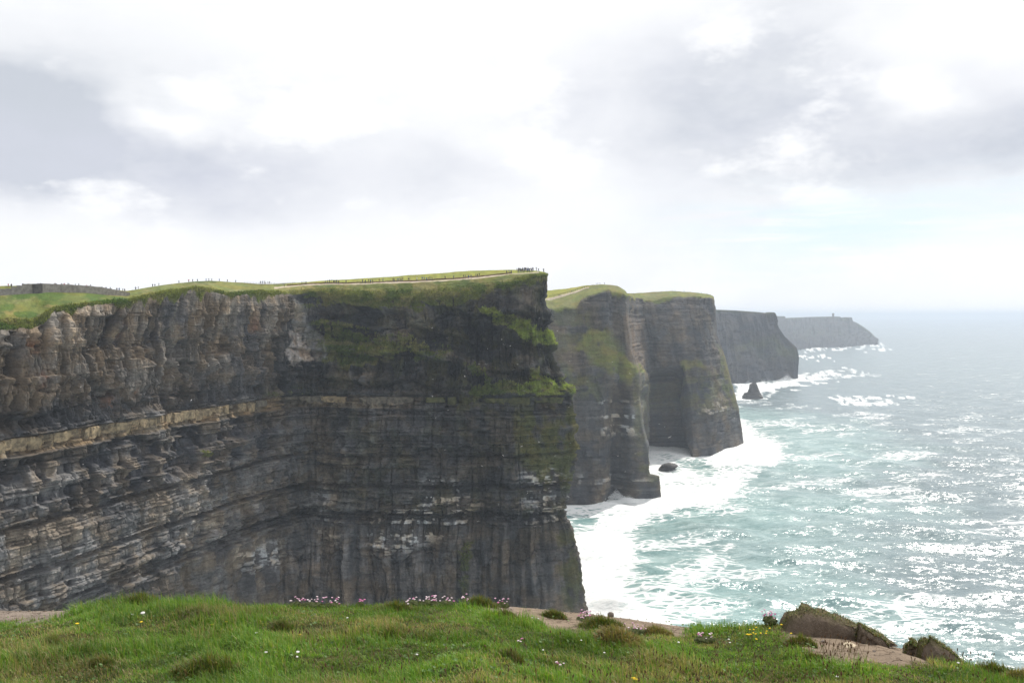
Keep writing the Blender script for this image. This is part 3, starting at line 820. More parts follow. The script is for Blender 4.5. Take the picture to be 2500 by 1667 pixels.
def build_sea():
    na, nr = 820, 560
    az = np.radians(np.linspace(-46, 47, na))
    k = np.linspace(0, 1, nr)
    inv = 1/150.0+(1/33000.0-1/150.0)*k**.93
    r = 1/inv
    X = np.sin(az)[None, :]*r[:, None]; Y = np.cos(az)[None, :]*r[:, None]
    dr = np.abs(np.gradient(r))[:, None]; da = r[:, None]*(az[1]-az[0])
    rg = np.random.default_rng(5)
    H = np.zeros_like(X)
    for i in range(46):
        L = 5*(90/5)**(i/45)*rg.uniform(.9, 1.1)
        th = R(205)+rg.normal(0, .42)
        a = .0125*L**.92*rg.uniform(.6, 1.3)*(1.0 if L < 45 else .75)
        ph = rg.uniform(0, 6.28)
        kx, ky = math.sin(th), math.cos(th)
        # waves too short for the local grid are left to the material
        proj_sp = np.abs(ky)*dr+np.abs(kx)*da
        wgt = sstep(L/proj_sp, 2.2, 5)
        ph0 = 2*math.pi/L*(kx*X+ky*Y)+ph+2.0*fbm(X/(L*3), Y/(L*3), 2, 40+i)
        sn = .5+.5*np.sin(ph0)
        H += wgt*a*(2*sn**1.7-.9)
    H *= .62+.75*fbm(X/160, Y/160, 3, 400)
    pts = coastline(MAIN)+[(-60, 660)]+coastline(FARH)
    dist = seg_dist(X, Y, pts)
    px = CX+F*X/Y; py = EY+F*HC/Y
    n1 = fbm(X/45, Y/70, 4, 410); n2 = fbm(X/14, Y/18, 4, 411)
    near = 1-sstep(dist+60*(n1-.5)+24*(n2-.5), 8, 80)
    foam = .80*near
    pxw = px+70*(n1-.5)+30*(n2-.5); pyw = py+34*(n2-.5)+30*(n1-.5)
    def blob(poly, a, fe):
        return a*sstep(poly_sd(pxw, pyw, poly), -fe, fe)
    foam = np.maximum(foam, blob([(1340, 1290), (1500, 1260), (1560, 1330), (1540, 1420), (1640, 1500), (1560, 1700), (1340, 1700)], 1.0, 62))
    foam = np.maximum(foam, blob([(1380, 1290), (1560, 1205), (1740, 1150), (1870, 1150), (1800, 1205), (1660, 1240), (1540, 1300), (1460, 1330)], .97, 36))
    foam = np.maximum(foam, blob([(1700, 1100), (1820, 1050), (1930, 1090), (1860, 1140), (1730, 1140)], .95, 26))
    foam = np.maximum(foam, blob([(1560, 1400), (1750, 1330), (1800, 1370), (1700, 1440), (1850, 1470), (1700, 1540), (1560, 1540)], .62, 60))
    foam = np.maximum(foam, blob([(1780, 930), (1960, 915), (2080, 905), (2150, 912), (1960, 935), (1900, 960), (1780, 985)], .66, 8))
    foam = np.maximum(foam, blob([(2030, 975), (2240, 968), (2245, 976), (2050, 986)], .7, 4))
    foam = np.maximum(foam, blob([(1950, 870), (2030, 872), (2030, 876), (1950, 876)], .8, 2))
    foam = np.maximum(foam, blob([(1955, 846), (2150, 836), (2160, 846), (1960, 858)], .6, 3))
    streak = fbm((X*.88+Y*.47)/90, (Y*.88-X*.47)/26, 5, 420)
    reach = 1-sstep(dist, 60, 900)
    foam = np.maximum(foam, sstep(streak, .50, .72)*(.12+.36*reach))
    crest = sstep(H, .95, 2.0)*sstep(fbm(X/30, Y/30, 3, 430), .45, .62)
    foam = np.maximum(foam, crest*(.30+.25*reach))
    foam = np.maximum(foam, .03+.12*reach)
    foam = np.clip(foam, 0, 1); foam = foam*.86+.14*foam**6          # dense only in the surf itself
    aer = .8*(1-sstep(dist+120*(n1-.5), 40, 300))
    aer = np.maximum(aer*.95, blob([(1400, 1300), (1750, 1290), (1950, 1450), (2100, 1560), (1400, 1700)], .85, 170))
    aer = np.maximum(aer, .10)
    V = np.stack([X, Y, H], 2)
    me = mesh_np('sea', V, grid_quads(nr, na)[:, ::-1], None, {'foam': foam.ravel(), 'aer': aer.ravel()})
    me.materials.append(mat_sea())
    o = link(bpy.data.objects.new('sea', me)); tag(o, 'choppy turquoise grey sea with foam and sun glitter', kind='structure')
    # plain sheet beyond the detailed water so that the sea goes on to every side
build_sea()

# ------------------------------------------------------------------ sandstone blocks of the pale bed
M_sand = mat_simple('tan_sandstone', (.11, .088, .06), (.40, .31, .19), .55, .9, .1, .9, .6, 8, True)
M_sandg = mat_simple('grey_sandstone', (.06, .055, .048), (.19, .165, .125), .55, .9, .1, .9, .6, 8, True)
M_sandm = mat_simple('mossy_sandstone', (.04, .043, .02), (.10, .10, .045), .55, .9, .1, .9, .6, 8, True)

def rough_box(name, seed, jit=.05, bev=.07):
    bm = bmesh.new(); bmesh.ops.create_cube(bm, size=1)
    bmesh.ops.bevel(bm, geom=bm.edges[:], offset=bev, segments=1, affect='EDGES')
    r = random.Random(seed)
    for v in bm.verts:
        v.co += Vector((r.uniform(-jit, jit), r.uniform(-jit, jit), r.uniform(-jit, jit)))
    me = bpy.data.meshes.new(name); bm.to_mesh(me); bm.free()
    return me

def bed_blocks():
    variants = {}
    for key, m in (('t', M_sand), ('g', M_sandg), ('m', M_sandm)):
        variants[key] = []
        for k in range(6):
            me = rough_box('sandstone_block', 50+k, .12, .10); me.materials.append(m); variants[key].append(me)
    js = np.arange(MAIN.nu); Srow = MAIN.S[0]
    i0 = int(np.interp(7.15, MAIN.v, np.arange(MAIN.nv))); i1 = int(np.interp(7.85, MAIN.v, np.arange(MAIN.nv)))
    bedD = smooth1(MAIN.D[i0:i1].mean(0), 5, 0)
    s = np.interp(-40, MAIN.u, Srow); s1 = np.interp(1398, MAIN.u, Srow); r = random.Random(3); n = 0
    while s < s1:
        w = r.choice([2.6, 3.4, 4.5, 5.5, 7.0])*r.uniform(.85, 1.15)
        ja, jb = np.interp([s, s+w], Srow, js)
        u = np.interp((ja+jb)/2, js, MAIN.u)
        A = np.array([np.interp(ja, js, bedD[:, k]) for k in range(3)]); B = np.array([np.interp(jb, js, bedD[:, k]) for k in range(3)])
        s += w
        if r.random() < (.05 if u < 500 else .3) or 655 < u < 672: continue
        t = (B-A)[:2]; L = math.hypot(*t)
        ang = math.atan2(t[1], t[0]); nx, ny = math.sin(ang), -math.cos(ang)
        key = 't' if u < 640 else ('t' if r.random() < .25 else 'g') if u < 1010 else 'm'
        o = bpy.data.objects.new('sandstone_block', r.choice(variants[key]))
        dep = 5.0; hh = 4.0*r.uniform(.75, 1.15)*(1 if u < 640 else .8)
        out = 1.1+r.uniform(-.9, .7)
        mid = (A+B)/2
        o.location = (mid[0]+nx*(out-dep/2), mid[1]+ny*(out-dep/2), 112.7-hh/2+r.uniform(-.15, .15))
        o.rotation_euler = (r.uniform(-.02, .02), r.uniform(-.02, .02), ang+r.uniform(-.05, .05))
        o.scale = (L*.99, dep, hh)
        link(o, cliff_obj); n += 1
bed_blocks()


# ------------------------------------------------------------------ foreground clifftop
_edge_px = [(-1500, 1480, 8.4), (-400, 1478, 8.2), (0, 1482, 8.2), (120, 1482, 8.2), (250, 1470, 8.0), (340, 1462, 7.9), (600, 1471, 7.7), (800, 1473, 7.6), (1000, 1469, 7.6),
            (1200, 1468, 7.8), (1300, 1474, 8.1), (1490, 1496, 8.3), (1640, 1519, 8.1), (1720, 1524, 7.8), (1800, 1518, 7.6), (1900, 1515, 7.5), (2000, 1530, 7.6), (2150, 1562, 7.5),
            (2250, 1585, 7.3), (2330, 1612, 7.0), (2400, 1632, 6.6), (2500, 1652, 6.2), (2800, 1700, 5.4), (3300, 1800, 4.5)]
_ex, _ey, _ez = [-40], [12], [147.5]
for px, py, Y in _edge_px:
    p = wpt(px, py+9, Y); _ex.append(p[0]); _ey.append(p[1]); _ez.append(p[2])
_ex += [5.2, 7.5, 14, 40]; _ey += [2.5, -2, -8, -20]; _ez += [148.1, 148.2, 148.4, 149]

def edge_at(X): return np.interp(X, _ex, _ey), np.interp(X, _ex, _ez)

def ground_z(X, Y):
    X = np.asarray(X, float); Y = np.asarray(Y, float)
    Ye, ze = edge_at(X)
    t = np.clip((Y-1.2)/(np.maximum(Ye, 2.0)-1.2), 0, 1)
    z = 148.42+(ze-148.42)*t
    z = z+np.clip(-Y, 0, 100)*.05
    amp = .25+.75*np.clip((Ye-Y)/.9, 0, 1)
    z = z+amp*(.13*(fbm(X/1.1, Y/.9, 3, 501)-.5)+.10*(fbm(X/.32, Y/.3, 3, 502)-.5))
    return z

def ground_hit(px, py):
    """where the sight line through a photo point meets the clifftop turf"""
    Y = np.linspace(2.7, 9.0, 400); X = (px-CX)/F*Y
    q = EY-F*(ground_z(X, Y)-HC)/Y
    k = np.argmin(np.abs(q-py)+1e6*(Y > edge_at(X)[0]))
    return Vector((float(X[k]), float(Y[k]), float(ground_z(X[k], Y[k]))))

BARE = [([(-400, 1470), (110, 1478), (185, 1492), (160, 1514), (80, 1524), (-400, 1530)], 8),
        ([(1180, 1455), (1300, 1460), (1490, 1480), (1700, 1515), (1690, 1545), (1590, 1548), (1500, 1532), (1400, 1542), (1290, 1518), (1190, 1496)], 7),
        ([(1915, 1530), (2080, 1535), (2260, 1575), (2265, 1625), (2150, 1628), (2000, 1615), (1940, 1575)], 9)]
def bare_mask(X, Y, Z):
    P = np.stack([X, np.maximum(Y, .8), Z], -1); px, py = proj(P)
    m = np.zeros(np.shape(X))
    for poly, fe in BARE:
        m = np.maximum(m, sstep(poly_sd(px+60*(fbm(X/.22, Y/.22, 4, 510)-.5), py+34*(fbm(X/.18, Y/.18, 4, 511)-.5), poly), -fe, fe))
    return m*(Y > .8)

def build_ground():
    xs = np.concatenate([np.linspace(-40, -7, 34)[:-1], np.linspace(-7, 6.5, 300), np.linspace(6.5, 40, 34)[1:]])
    Ye, ze = edge_at(xs)
    tt = np.concatenate([np.linspace(0, .72, 30)[:-1], np.linspace(.72, 1, 150)])
    Y0 = -40.0
    rows = []
    for t in tt:
        Y = Y0+(Ye-Y0)*t; rows.append(np.stack([xs, Y, ground_z(xs, Y)], 1))
    last = rows[-1]
    for dy, dz in ((.10, -.03), (.22, -.14), (.34, -.5), (.5, -2.0), (1.0, -12), (2.2, -70), (5, -153)):
        p = last.copy(); p[:, 1] += dy+.25*abs(dz)**.5*(fbm(xs/.8, xs*0+dz, 3, 520)-.5); p[:, 2] += dz; rows.append(p)
    V = np.stack(rows)
    nv, nu = V.shape[:2]
    X, Y, Z = V[..., 0], V[..., 1], V[..., 2]
    b = bare_mask(X, Y, Z); b[-5:] = 1
    soil = np.array([.245, .19, .140]); turf = np.array([.060, .070, .024])
    n = fbm(X/.5, Y/.4, 4, 530)
    tc = turf+(np.array([.11, .085, .04])-turf)*sstep(n, .5, .7)[..., None]
    sc = soil*(.75+.5*fbm(X/.18, Y/.12, 4, 531))[..., None]
    left = (X < 0)[..., None]
    sc = np.where(left, sc*np.array([.95, 1.0, 1.12]), sc)
    col = tc+(sc-tc)*b[..., None]
    me = mesh_np('ground', V, grid_quads(nv, nu)[:, ::-1], None, {'col': col.reshape(-1, 3)})
    m, T = mat('turf_and_soil')
    pos = T.node('ShaderNodeNewGeometry').outputs['Position']
    n1 = T.noise(pos, 14, 8, .65); n2 = T.noise(pos, 70, 5, .65)
    cr = T.node('ShaderNodeTexVoronoi', {'feature': 'DISTANCE_TO_EDGE'}, Vector=T.vm('ADD', pos, T.vm('MULTIPLY', T.noise(pos, 6, 4, .6, 0, 1), (.25, .25, .25))), Scale=4.5).outputs['Distance']
    crack = T.ss(cr, .0, .035)
    c = T.mix(1, T.attr('col'), T.mix(n1, (.6, .6, .6), (1.4, 1.4, 1.4)), 'MULTIPLY')
    c = T.mix(1, c, T.mix(crack, (.62, .58, .55), (1, 1, 1)), 'MULTIPLY')
    bp = T.node('ShaderNodeBump', None, Strength=.9, Distance=.035, Height=T.m('ADD', T.m('ADD', n1, T.m('MULTIPLY', crack, .35)), T.m('MULTIPLY', n2, .45)))
    finish(T, principled(T, c, .95, .1, bp.outputs[0]))
    me.materials.append(m)
    o = link(bpy.data.objects.new('ground', me)); tag(o, 'grassy clifftop turf with bare earth at its edge', kind='structure')
    return o
build_ground()

M_grass = mat_leaf('grass_blades')

def blades(base, length, width, lean, head, col, curl=.6):
    """bent tapering blades as one mesh: 5 vertices and 2 faces each"""
    n = len(base)
    dirx, diry = np.cos(head), np.sin(head)
    side = np.stack([-diry, dirx, np.zeros(n)], 1)
    out = np.stack([dirx, diry, np.zeros(n)], 1)
    up = np.array([0, 0, 1.0])
    l = length[:, None]; ln = lean[:, None]
    mid = base+l*.55*(up*np.cos(ln*.6)+out*np.sin(ln*.6))
    tip = mid+l*.5*(up*np.cos(ln*(1+curl))+out*np.sin(ln*(1+curl)))
    w = width[:, None]*.5
    V = np.stack([base-side*w, base+side*w, mid-side*w*.8, mid+side*w*.8, tip], 1).reshape(-1, 3)
    k = np.arange(n)[:, None]*5
    q = k+np.array([[0, 1, 3, 2]]); t = k+np.array([[2, 3, 4]])
    C = np.repeat(col, 5, 0)
    return V, q, t, C

GREENS = np.array([[.115, .22, .026], [.150, .235, .032], [.080, .170, .024], [.21, .25, .05], [.27, .23, .10], [.10, .20, .04]])
def grass_colour(X, Y, n, r):
    k = r.random(n); c = np.empty((n, 3))
    dry = fbm(X/.9+4, Y/.6, 4, 540)+.10*np.clip((X-0.5)/3, 0, 1)
    lush = fbm(X/1.3, Y/.8, 3, 541)
    idx = np.where(k < .34, 0, np.where(k < .58, 1, np.where(k < .76, 2, np.where(k < .9, 5, 3))))
    c = GREENS[idx]
    isdry = r.random(n) < sstep(dry, .43, .68)*.55+.06
    c = np.where(isdry[:, None], GREENS[4]*(.75+.5*r.random((n, 1))), c)
    c = c*(.75+.5*r.random((n, 1)))*(.72+.62*lush)[:, None]*np.where(fbm(X/.35, Y/.28, 3, 543) > .58, .78, 1.08)[:, None]
    return c

def build_grass():
    r = np.random.default_rng(21)
    N0 = 560000
    Y = 2.9+5.8*r.random(N0)**.85; X = (r.random(N0)*2-1)*.70*Y
    keep = (Y < edge_at(X)[0]+.02)
    X, Y = X[keep], Y[keep]
    Z = ground_z(X, Y)
    P = np.stack([X, Y, Z], 1); px, py = proj(P)
    b = bare_mask(X, Y, Z)
    ok = (px > -160) & (px < 2660) & (py < 1830) & (r.random(len(X)) > b*1.05) & (X < 5)
    X, Y, Z = X[ok], Y[ok], Z[ok]
    if len(X) > 265000:
        sel = r.choice(len(X), 265000, replace=False); X, Y, Z = X[sel], Y[sel], Z[sel]
    n = len(X)
    tall = fbm(X/.55, Y/.45, 4, 550)
    L = (.022+.055*r.random(n)**1.6)*(.55+1.2*sstep(tall, .36, .70))
    edge = np.exp(-((edge_at(X)[0]-Y)/.25)**2); L *= 1+.25*edge
    head = np.radians(200)+r.normal(0, 1.1, n)
    lean = np.abs(r.normal(.55, .42, n))
    V, q, t, C = blades(np.stack([X, Y, Z-.006], 1), L, .0032+.0030*r.random(n), lean, head, grass_colour(X, Y, n, r))
    me = mesh_np('grass', V, q, t, {'col': C}); me.materials.append(M_grass)
    o = link(bpy.data.objects.new('grass', me)); tag(o, 'short windblown green grass covering the near clifftop', kind='stuff')
build_grass()

def tussock_mesh(seed, n=1500, dark=True):
    r = np.random.default_rng(seed)
    a = r.random(n)*6.283; rad = r.random(n)**.5
    lob = 1+.35*(vn(np.cos(a)*2+seed, np.sin(a)*2, seed)-.5)*2
    X, Y = np.cos(a)*rad*lob, np.sin(a)*rad*lob
    base = np.stack([X*.13, Y*.10, .05*(1-rad**2)], 1)
    L = (.035+.055*r.random(n))*(1.1-.35*rad); head = np.radians(200)+r.normal(0, 1.2, n)
    lean = np.abs(r.normal(.5, .35, n))+.25*rad
    k = r.integers(0, 6, n)
    c = GREENS[k]*(.55+.35*r.random((n, 1)))*np.array([1.08, .84, .9]) if dark else GREENS[np.where(k < 3, 4, k)]*(.6+.45*r.random((n, 1)))*np.array([1.1, .95, .9])
    V, q, t, C = blades(base, L, .003+.002*r.random(n), lean, head, c)
    me = mesh_np('grass_tussock', V, q, t, {'col': C}); me.materials.append(M_grass)
    return me

TUS = [tussock_mesh(60+k, dark=(k < 3)) for k in range(5)]
ORD = ['first', 'second', 'third', 'fourth', 'fifth', 'sixth', 'seventh', 'eighth', 'ninth', 'tenth', 'eleventh', 'twelfth', 'thirteenth', 'fourteenth', 'fifteenth', 'sixteenth', 'seventeenth', 'eighteenth', 'nineteenth', 'twentieth']
def nth(i):
    if i < 20: return ORD[i]
    tens = {2: 'twenty', 3: 'thirty', 4: 'forty', 5: 'fifty', 6: 'sixty'}; t, u = divmod(i+1, 10)
    return (tens[t]+'-'+ORD[u-1]) if u else tens[t][:-1]+'ieth'

tuss = [(345, 1478, 1.5, 0, 'large dark grass tussock on the skyline left of the pink flowers'),
        (480, 1500, .9, 1, 'dark tussock below the skyline, right of the white flower head'),
        (490, 1520, .8, 2, 'small dark tussock beside the pair of yellow dandelions'),
        (130, 1580, 1.1, 1, 'low dark tussock at the far left of the turf'),
        (510, 1645, 1.6, 0, 'biggest dark tussock at the bottom edge of the turf'),
        (250, 1625, 1.0, 2, 'dark tussock at lower left, left of the biggest one'),
        (690, 1530, .9, 1, 'small dark tussock in the middle left of the turf'),
        (965, 1492, 1.2, 0, 'dark tussock just under the pink thrift on the skyline'),
        (845, 1550, 1.0, 2, 'flat dark tussock left of the turf centre'),
        (955, 1560, 1.1, 1, 'broad dark tussock at the centre of the turf'),
        (1172, 1476, 1.15, 0, 'rounded dark tussock on the skyline where bare earth begins'),
        (1235, 1510, 1.1, 1, 'dark tussock below the left end of the bare earth'),
        (1350, 1505, 1.0, 2, 'leaning tussock along the lower side of the bare earth'),
        (1465, 1532, 1.4, 0, 'tall dark tussock below the small stone on the edge'),
        (1500, 1562, 1.5, 3, 'wide brownish tussock below the tall dark one'),
        (1600, 1545, 1.0, 3, 'brown tussock right of the small pink thrift patch'),
        (1550, 1590, 1.1, 4, 'tawny dry tussock amid the brown plantain heads'),
        (1955, 1575, 1.2, 1, 'dark tussock left of the bare patch with pale slabs'),
        (1985, 1612, .9, 2, 'small tussock under the bare patch with pale slabs'),
        (2425, 1648, 1.3, 0, 'dark tussock at the lower right brink of the turf'),
        (2490, 1650, 1.1, 3, 'reddish brown tussock in the bottom right corner'),
        (1245, 1605, .9, 1, 'faint dark tussock at the bottom, right of centre')]
for px, py, sc, k, lab in tuss:
    o = link(bpy.data.objects.new('grass_tussock', TUS[k])); p = ground_hit(px, py)
    o.location = p-Vector((0, 0, .02)); o.scale = (sc*.95, sc*.8, sc*.8); o.rotation_euler = (0, 0, random.uniform(-.4, .4))
    tag(o, lab, 'tussock', 'grass tussocks on the near turf')


def cliff_tufts():
    """coarse grass hanging on the ledges and over the brow of the main cliff"""
    r = np.random.default_rng(91)
    w = MAIN.turf*(.15+.85*MAIN.rockm+.8*np.exp(-((MAIN.VV-4.0)/.35)**2)*(1-MAIN.rockm))*(MAIN.VV > 2.98)*(MAIN.U > -20)*(MAIN.U < 1415)
    w = np.where(MAIN.VV < 3.3, w*.4, w).ravel(); w = np.where(w > .2, w, 0)
    k = r.choice(w.size, 60000, p=w/w.sum()); n = len(k)
    base = MAIN.D.reshape(-1, 3)[k]+r.normal(0, .15, (n, 3)); c = MAIN.gcol.reshape(-1, 3)[k]*(.65+.75*r.random((n, 1)))
    head = np.radians(-80)+r.normal(0, .9, n)
    V, q, t, C = blades(base, .5+.8*r.random(n)**2, .16+.2*r.random(n), np.abs(r.normal(.8, .45, n)), head, c)
    me = mesh_np('cliff_grass', V, q, t, {'col': C}); me.materials.append(M_grass)
    o = link(bpy.data.objects.new('cliff_grass', me)); tag(o, 'coarse grass hanging over the ledges and brow of the cliff', kind='stuff')
cliff_tufts()


# ------------------------------------------------------------------ flowers
def ico_parts(items, name, mats):
    """items: (kind, centre, radius xyz, material index) small spheres; returns one mesh"""
    bm = bmesh.new()
    for c, rad, mi, sub in items:
        g = bmesh.ops.create_icosphere(bm, subdivisions=sub, radius=1)
        for v in g['verts']: v.co = Vector((v.co.x*rad[0]+c[0], v.co.y*rad[1]+c[1], v.co.z*rad[2]+c[2]))
        for f in {f for v in g['verts'] for f in v.link_faces}: f.material_index = mi
    me = bpy.data.meshes.new(name); bm.to_mesh(me); bm.free()
    for m in mats: me.materials.append(m)
    return me

def stem_geo(bm, a, b, r, mi):
    d = (b-a); u = d.orthogonal().normalized()*r; w = d.cross(u).normalized()*r
    ring = [[bm.verts.new(p+u*math.cos(t)+w*math.sin(t)) for t in (0, 2.094, 4.189)] for p in (a, b)]
    for i in range(3):
        f = bm.faces.new((ring[0][i], ring[0][(i+1) % 3], ring[1][(i+1) % 3], ring[1][i])); f.material_index = mi

M_stem = mat_simple('green_stem', (.09, .13, .03), (.14, .16, .05), 20)
M_pink = mat_simple('pink_petals', (.55, .27, .40), (.78, .55, .66), 60)
M_pale = mat_simple('pale_pink_petals', (.70, .52, .58), (.82, .72, .74), 60)
M_mag = mat_simple('magenta_petals', (.50, .12, .30), (.66, .28, .46), 60)
M_white = mat_simple('white_petals', (.72, .68, .66), (.86, .84, .82), 60)
M_yel = mat_simple('yellow_petals', (.75, .48, .02), (.85, .62, .05), 60)
M_cush = mat_simple('thrift_leaves', (.05, .075, .022), (.11, .12, .045), 30, bump=.8, bdist=.02)
M_brownhead = mat_simple('brown_seed_heads', (.07, .04, .022), (.16, .09, .05), 60)

def flower_mesh(name, petal, h, r, seed, flat=.75):
    """head of bunched petals on a stem"""
    rd = random.Random(seed); bm = bmesh.new()
    top = Vector((rd.uniform(-.3, .3)*h, rd.uniform(-.3, .3)*h, h))
    stem_geo(bm, Vector((0, 0, -.02)), top, .0016, 1)
    for k in range(7):
        a = k*1.047; rr = 0 if k == 6 else r*.55
        g = bmesh.ops.create_icosphere(bm, subdivisions=1, radius=1)
        c = top+Vector((math.cos(a)*rr, math.sin(a)*rr, .2*r if k == 6 else 0))
        for v in g['verts']: v.co = Vector((v.co.x*r*.55+c.x, v.co.y*r*.55+c.y, v.co.z*r*flat*.6+c.z))
        for f in {f for v in g['verts'] for f in v.link_faces}: f.material_index = 0
    me = bpy.data.meshes.new(name); bm.to_mesh(me); bm.free()
    me.materials.append(petal); me.materials.append(M_stem)
    return me

PINK = [flower_mesh('flower_head', M_pink, .045+.010*k, .009, k) for k in range(5)]
PALE = [flower_mesh('flower_head', M_pale, .045+.010*k, .009, 9+k) for k in range(4)]
MAG = [flower_mesh('flower_head', M_mag, .045+.01*k, .0095, 19+k) for k in range(3)]

def cushion_mesh(seed):
    bm = bmesh.new(); bmesh.ops.create_icosphere(bm, subdivisions=3, radius=1)
    r = random.Random(seed)
    for v in bm.verts:
        k = 1+.16*(vn(np.array([v.co.x*4+seed]), np.array([v.co.y*4+v.co.z*3]), seed)[0]-.5)*2
        v.co = Vector((v.co.x*k, v.co.y*k, max(v.co.z, -.3)*k))
    me = bpy.data.meshes.new('leaf_cushion'); bm.to_mesh(me); bm.free(); me.materials.append(M_cush)
    return me
CUSH = [cushion_mesh(k) for k in range(3)]

def thrift(px, py, w, n, lab, pale=.45, mag=.1, d=.05, lift=0):
    r = random.Random(int(px*7+py)); p = ground_hit(px, py)
    e = link(bpy.data.objects.new('sea_thrift', None)); e.location = p+Vector((0, 0, lift)); tag(e, lab, 'thrift', 'clumps of sea thrift on the near turf')
    c = link(bpy.data.objects.new('leaf_cushion', r.choice(CUSH)), e); c.scale = (w*.55, max(d, .04)*1.1, .035); c.location = (0, 0, .005)
    for i in range(max(3, int(n*.72))):
        k = r.random(); me = r.choice(PALE) if k < pale else r.choice(MAG) if k > 1-mag else r.choice(PINK)
        o = link(bpy.data.objects.new('flower_head', me), e)
        a = r.random()*6.28; q = math.sqrt(r.random())
        o.location = (math.cos(a)*q*w*.5, math.sin(a)*q*d, .012*(1-q)); o.rotation_euler = (r.uniform(-.3, .3), r.uniform(-.3, .3), r.random()*6.28)
        o.scale = (1, 1, 1) if r.random() < .7 else (.8, .8, .8)
thrift(720, 1474, .10, 8, 'leftmost few pink thrift heads on the skyline')
thrift(760, 1471, .20, 22, 'second thrift clump from the left along the skyline', .5)
thrift(812, 1468, .17, 18, 'third thrift clump from the left, rising along the skyline', .5)
thrift(878, 1468, .06, 7, 'small deep magenta thrift tuft on the skyline', 0, .9)
thrift(1008, 1472, .09, 9, 'left end of the biggest pink thrift row on the skyline', .5)
thrift(1045, 1474, .18, 24, 'thickest pink thrift clump in the middle of the skyline', .45, .2)
thrift(1088, 1474, .14, 16, 'thrift clump right of the thickest one on the skyline', .5, .2)
thrift(1135, 1473, .10, 9, 'thin thrift clump touching the rounded dark tussock on its left', .5)
thrift(985, 1486, .12, 9, 'pale thrift heads beside the dark tussock below the skyline', .8)
thrift(1222, 1478, .14, 14, 'pink thrift where the bare earth begins', .4, .2)
thrift(1435, 1515, .20, 30, 'rounded lilac pink thrift cushion on the bare earth', .1, .25, .07)
thrift(1555, 1545, .16, 22, 'flat pink thrift patch right of the tall dark tussock', .2, .2)
thrift(1722, 1566, .18, 20, 'whitish pink thrift patch below the grassy brink', .7)
thrift(1880, 1522, .11, 24, 'bright lilac thrift tuft left of the large earth mound', .05, .35, .06, .03)
thrift(2260, 1596, .16, 20, 'pale pink thrift below the two rounded mounds at right', .6, .1)
thrift(2315, 1604, .12, 12, 'pink thrift on the outer side of the rightmost mound', .3, .2)
thrift(1370, 1640, .08, 6, 'few pale thrift heads near the bottom edge, right of centre', .6)
thrift(1277, 1584, .06, 4, 'few pink thrift heads in the green hollow', .5)

def single(name, petal, px, py, r, h, lab, cat, grp, flat=.75):
    me = flower_mesh(name, petal, h, r, int(px), flat)
    o = link(bpy.data.objects.new(name, me)); o.location = ground_hit(px, py); o.rotation_euler = (random.uniform(-.2, .2), random.uniform(-.2, .2), random.random()*6)
    tag(o, lab, cat, grp)
whites = [(349, 1506, .022, 'largest white flower head, high on the left of the turf'), (316, 1512, .013, 'small white flower just left of the largest one'),
          (729, 1606, .015, 'white flower in the lower left, right one of a loose three'), (652, 1606, .014, 'white flower in the lower left, left one of a loose three'),
          (719, 1616, .012, 'white flower in the lower left, lowest of a loose three'), (1297, 1518, .012, 'white flower below the bare earth, left of a pair'),
          (1316, 1522, .012, 'white flower below the bare earth, right of a pair'), (1476, 1606, .011, 'tiny white flower among the first plantain heads'),
          (1658, 1577, .012, 'lone white flower left of the whitish thrift patch'), (1776, 1572, .012, 'upper white flower right of the whitish thrift patch'),
          (1778, 1580, .011, 'lower white flower right of the whitish thrift patch'), (1420, 1575, .010, 'tiny white flower under the leaning dark tussocks'),
          (1330, 1598, .010, 'tiny white flower in the hollow at lower centre'), (2340, 1632, .012, 'white flower near the right brink of the turf'),
          (2042, 1664, .012, 'white flower at the bottom edge below the bare patch'), (847, 1520, .011, 'small white flower in the middle left of the turf'),
          (622, 1555, .011, 'small white flower left of the yellow one in the middle left'), (1012, 1612, .011, 'small white flower at lower centre left')]
for px, py, r, lab in whites: single('white_flower', M_white, px, py, r*.75, .04, lab, 'flower', 'white flowers in the turf')
yel = [(190, 1533, .018, 'yellow dandelion below the left end of the skyline'), (347, 1526, .014, 'yellow dandelion under the largest white flower'),
       (517, 1537, .019, 'left dandelion of the pair beside a dark tussock'), (553, 1528, .015, 'right dandelion of the pair beside a dark tussock'),
       (17, 1618, .014, 'yellow dandelion at the far left edge'), (733, 1560, .014, 'single yellow flower in the middle left of the turf'),
       (1212, 1508, .014, 'yellow flower left of the dark tussock by the bare earth'), (1545, 1668, .026, 'large bright yellow flower cut by the bottom edge'), (128, 1570, .012, 'orange yellow flower above the low dark tussock at left')]
for px, py, r, lab in yel: single('dandelion', M_yel, px, py, r*.8, .035, lab, 'flower', 'yellow dandelions in the turf', .4)
rv = random.Random(4)
for i, vx in enumerate(sorted(rv.uniform(1822, 1885) for _ in range(15))):
    single('yellow_vetch', M_yel, vx, rv.uniform(1545, 1566), .008, .05, nth(i)+' small yellow flower from the left in the cluster beside the large earth mound', 'flower', 'cluster of small yellow flowers', .6)
for i, (px, py) in enumerate(((1908, 1540), (1930, 1562), (1848, 1575))):
    single('yellow_vetch', M_yel, px, py, .010, .05, ['yellow flower at the foot of the large earth mound', 'yellow flower between the mound and the bare patch', 'lowest yellow flower, straying below the cluster'][i], 'flower', 'stray yellow flowers', .6)

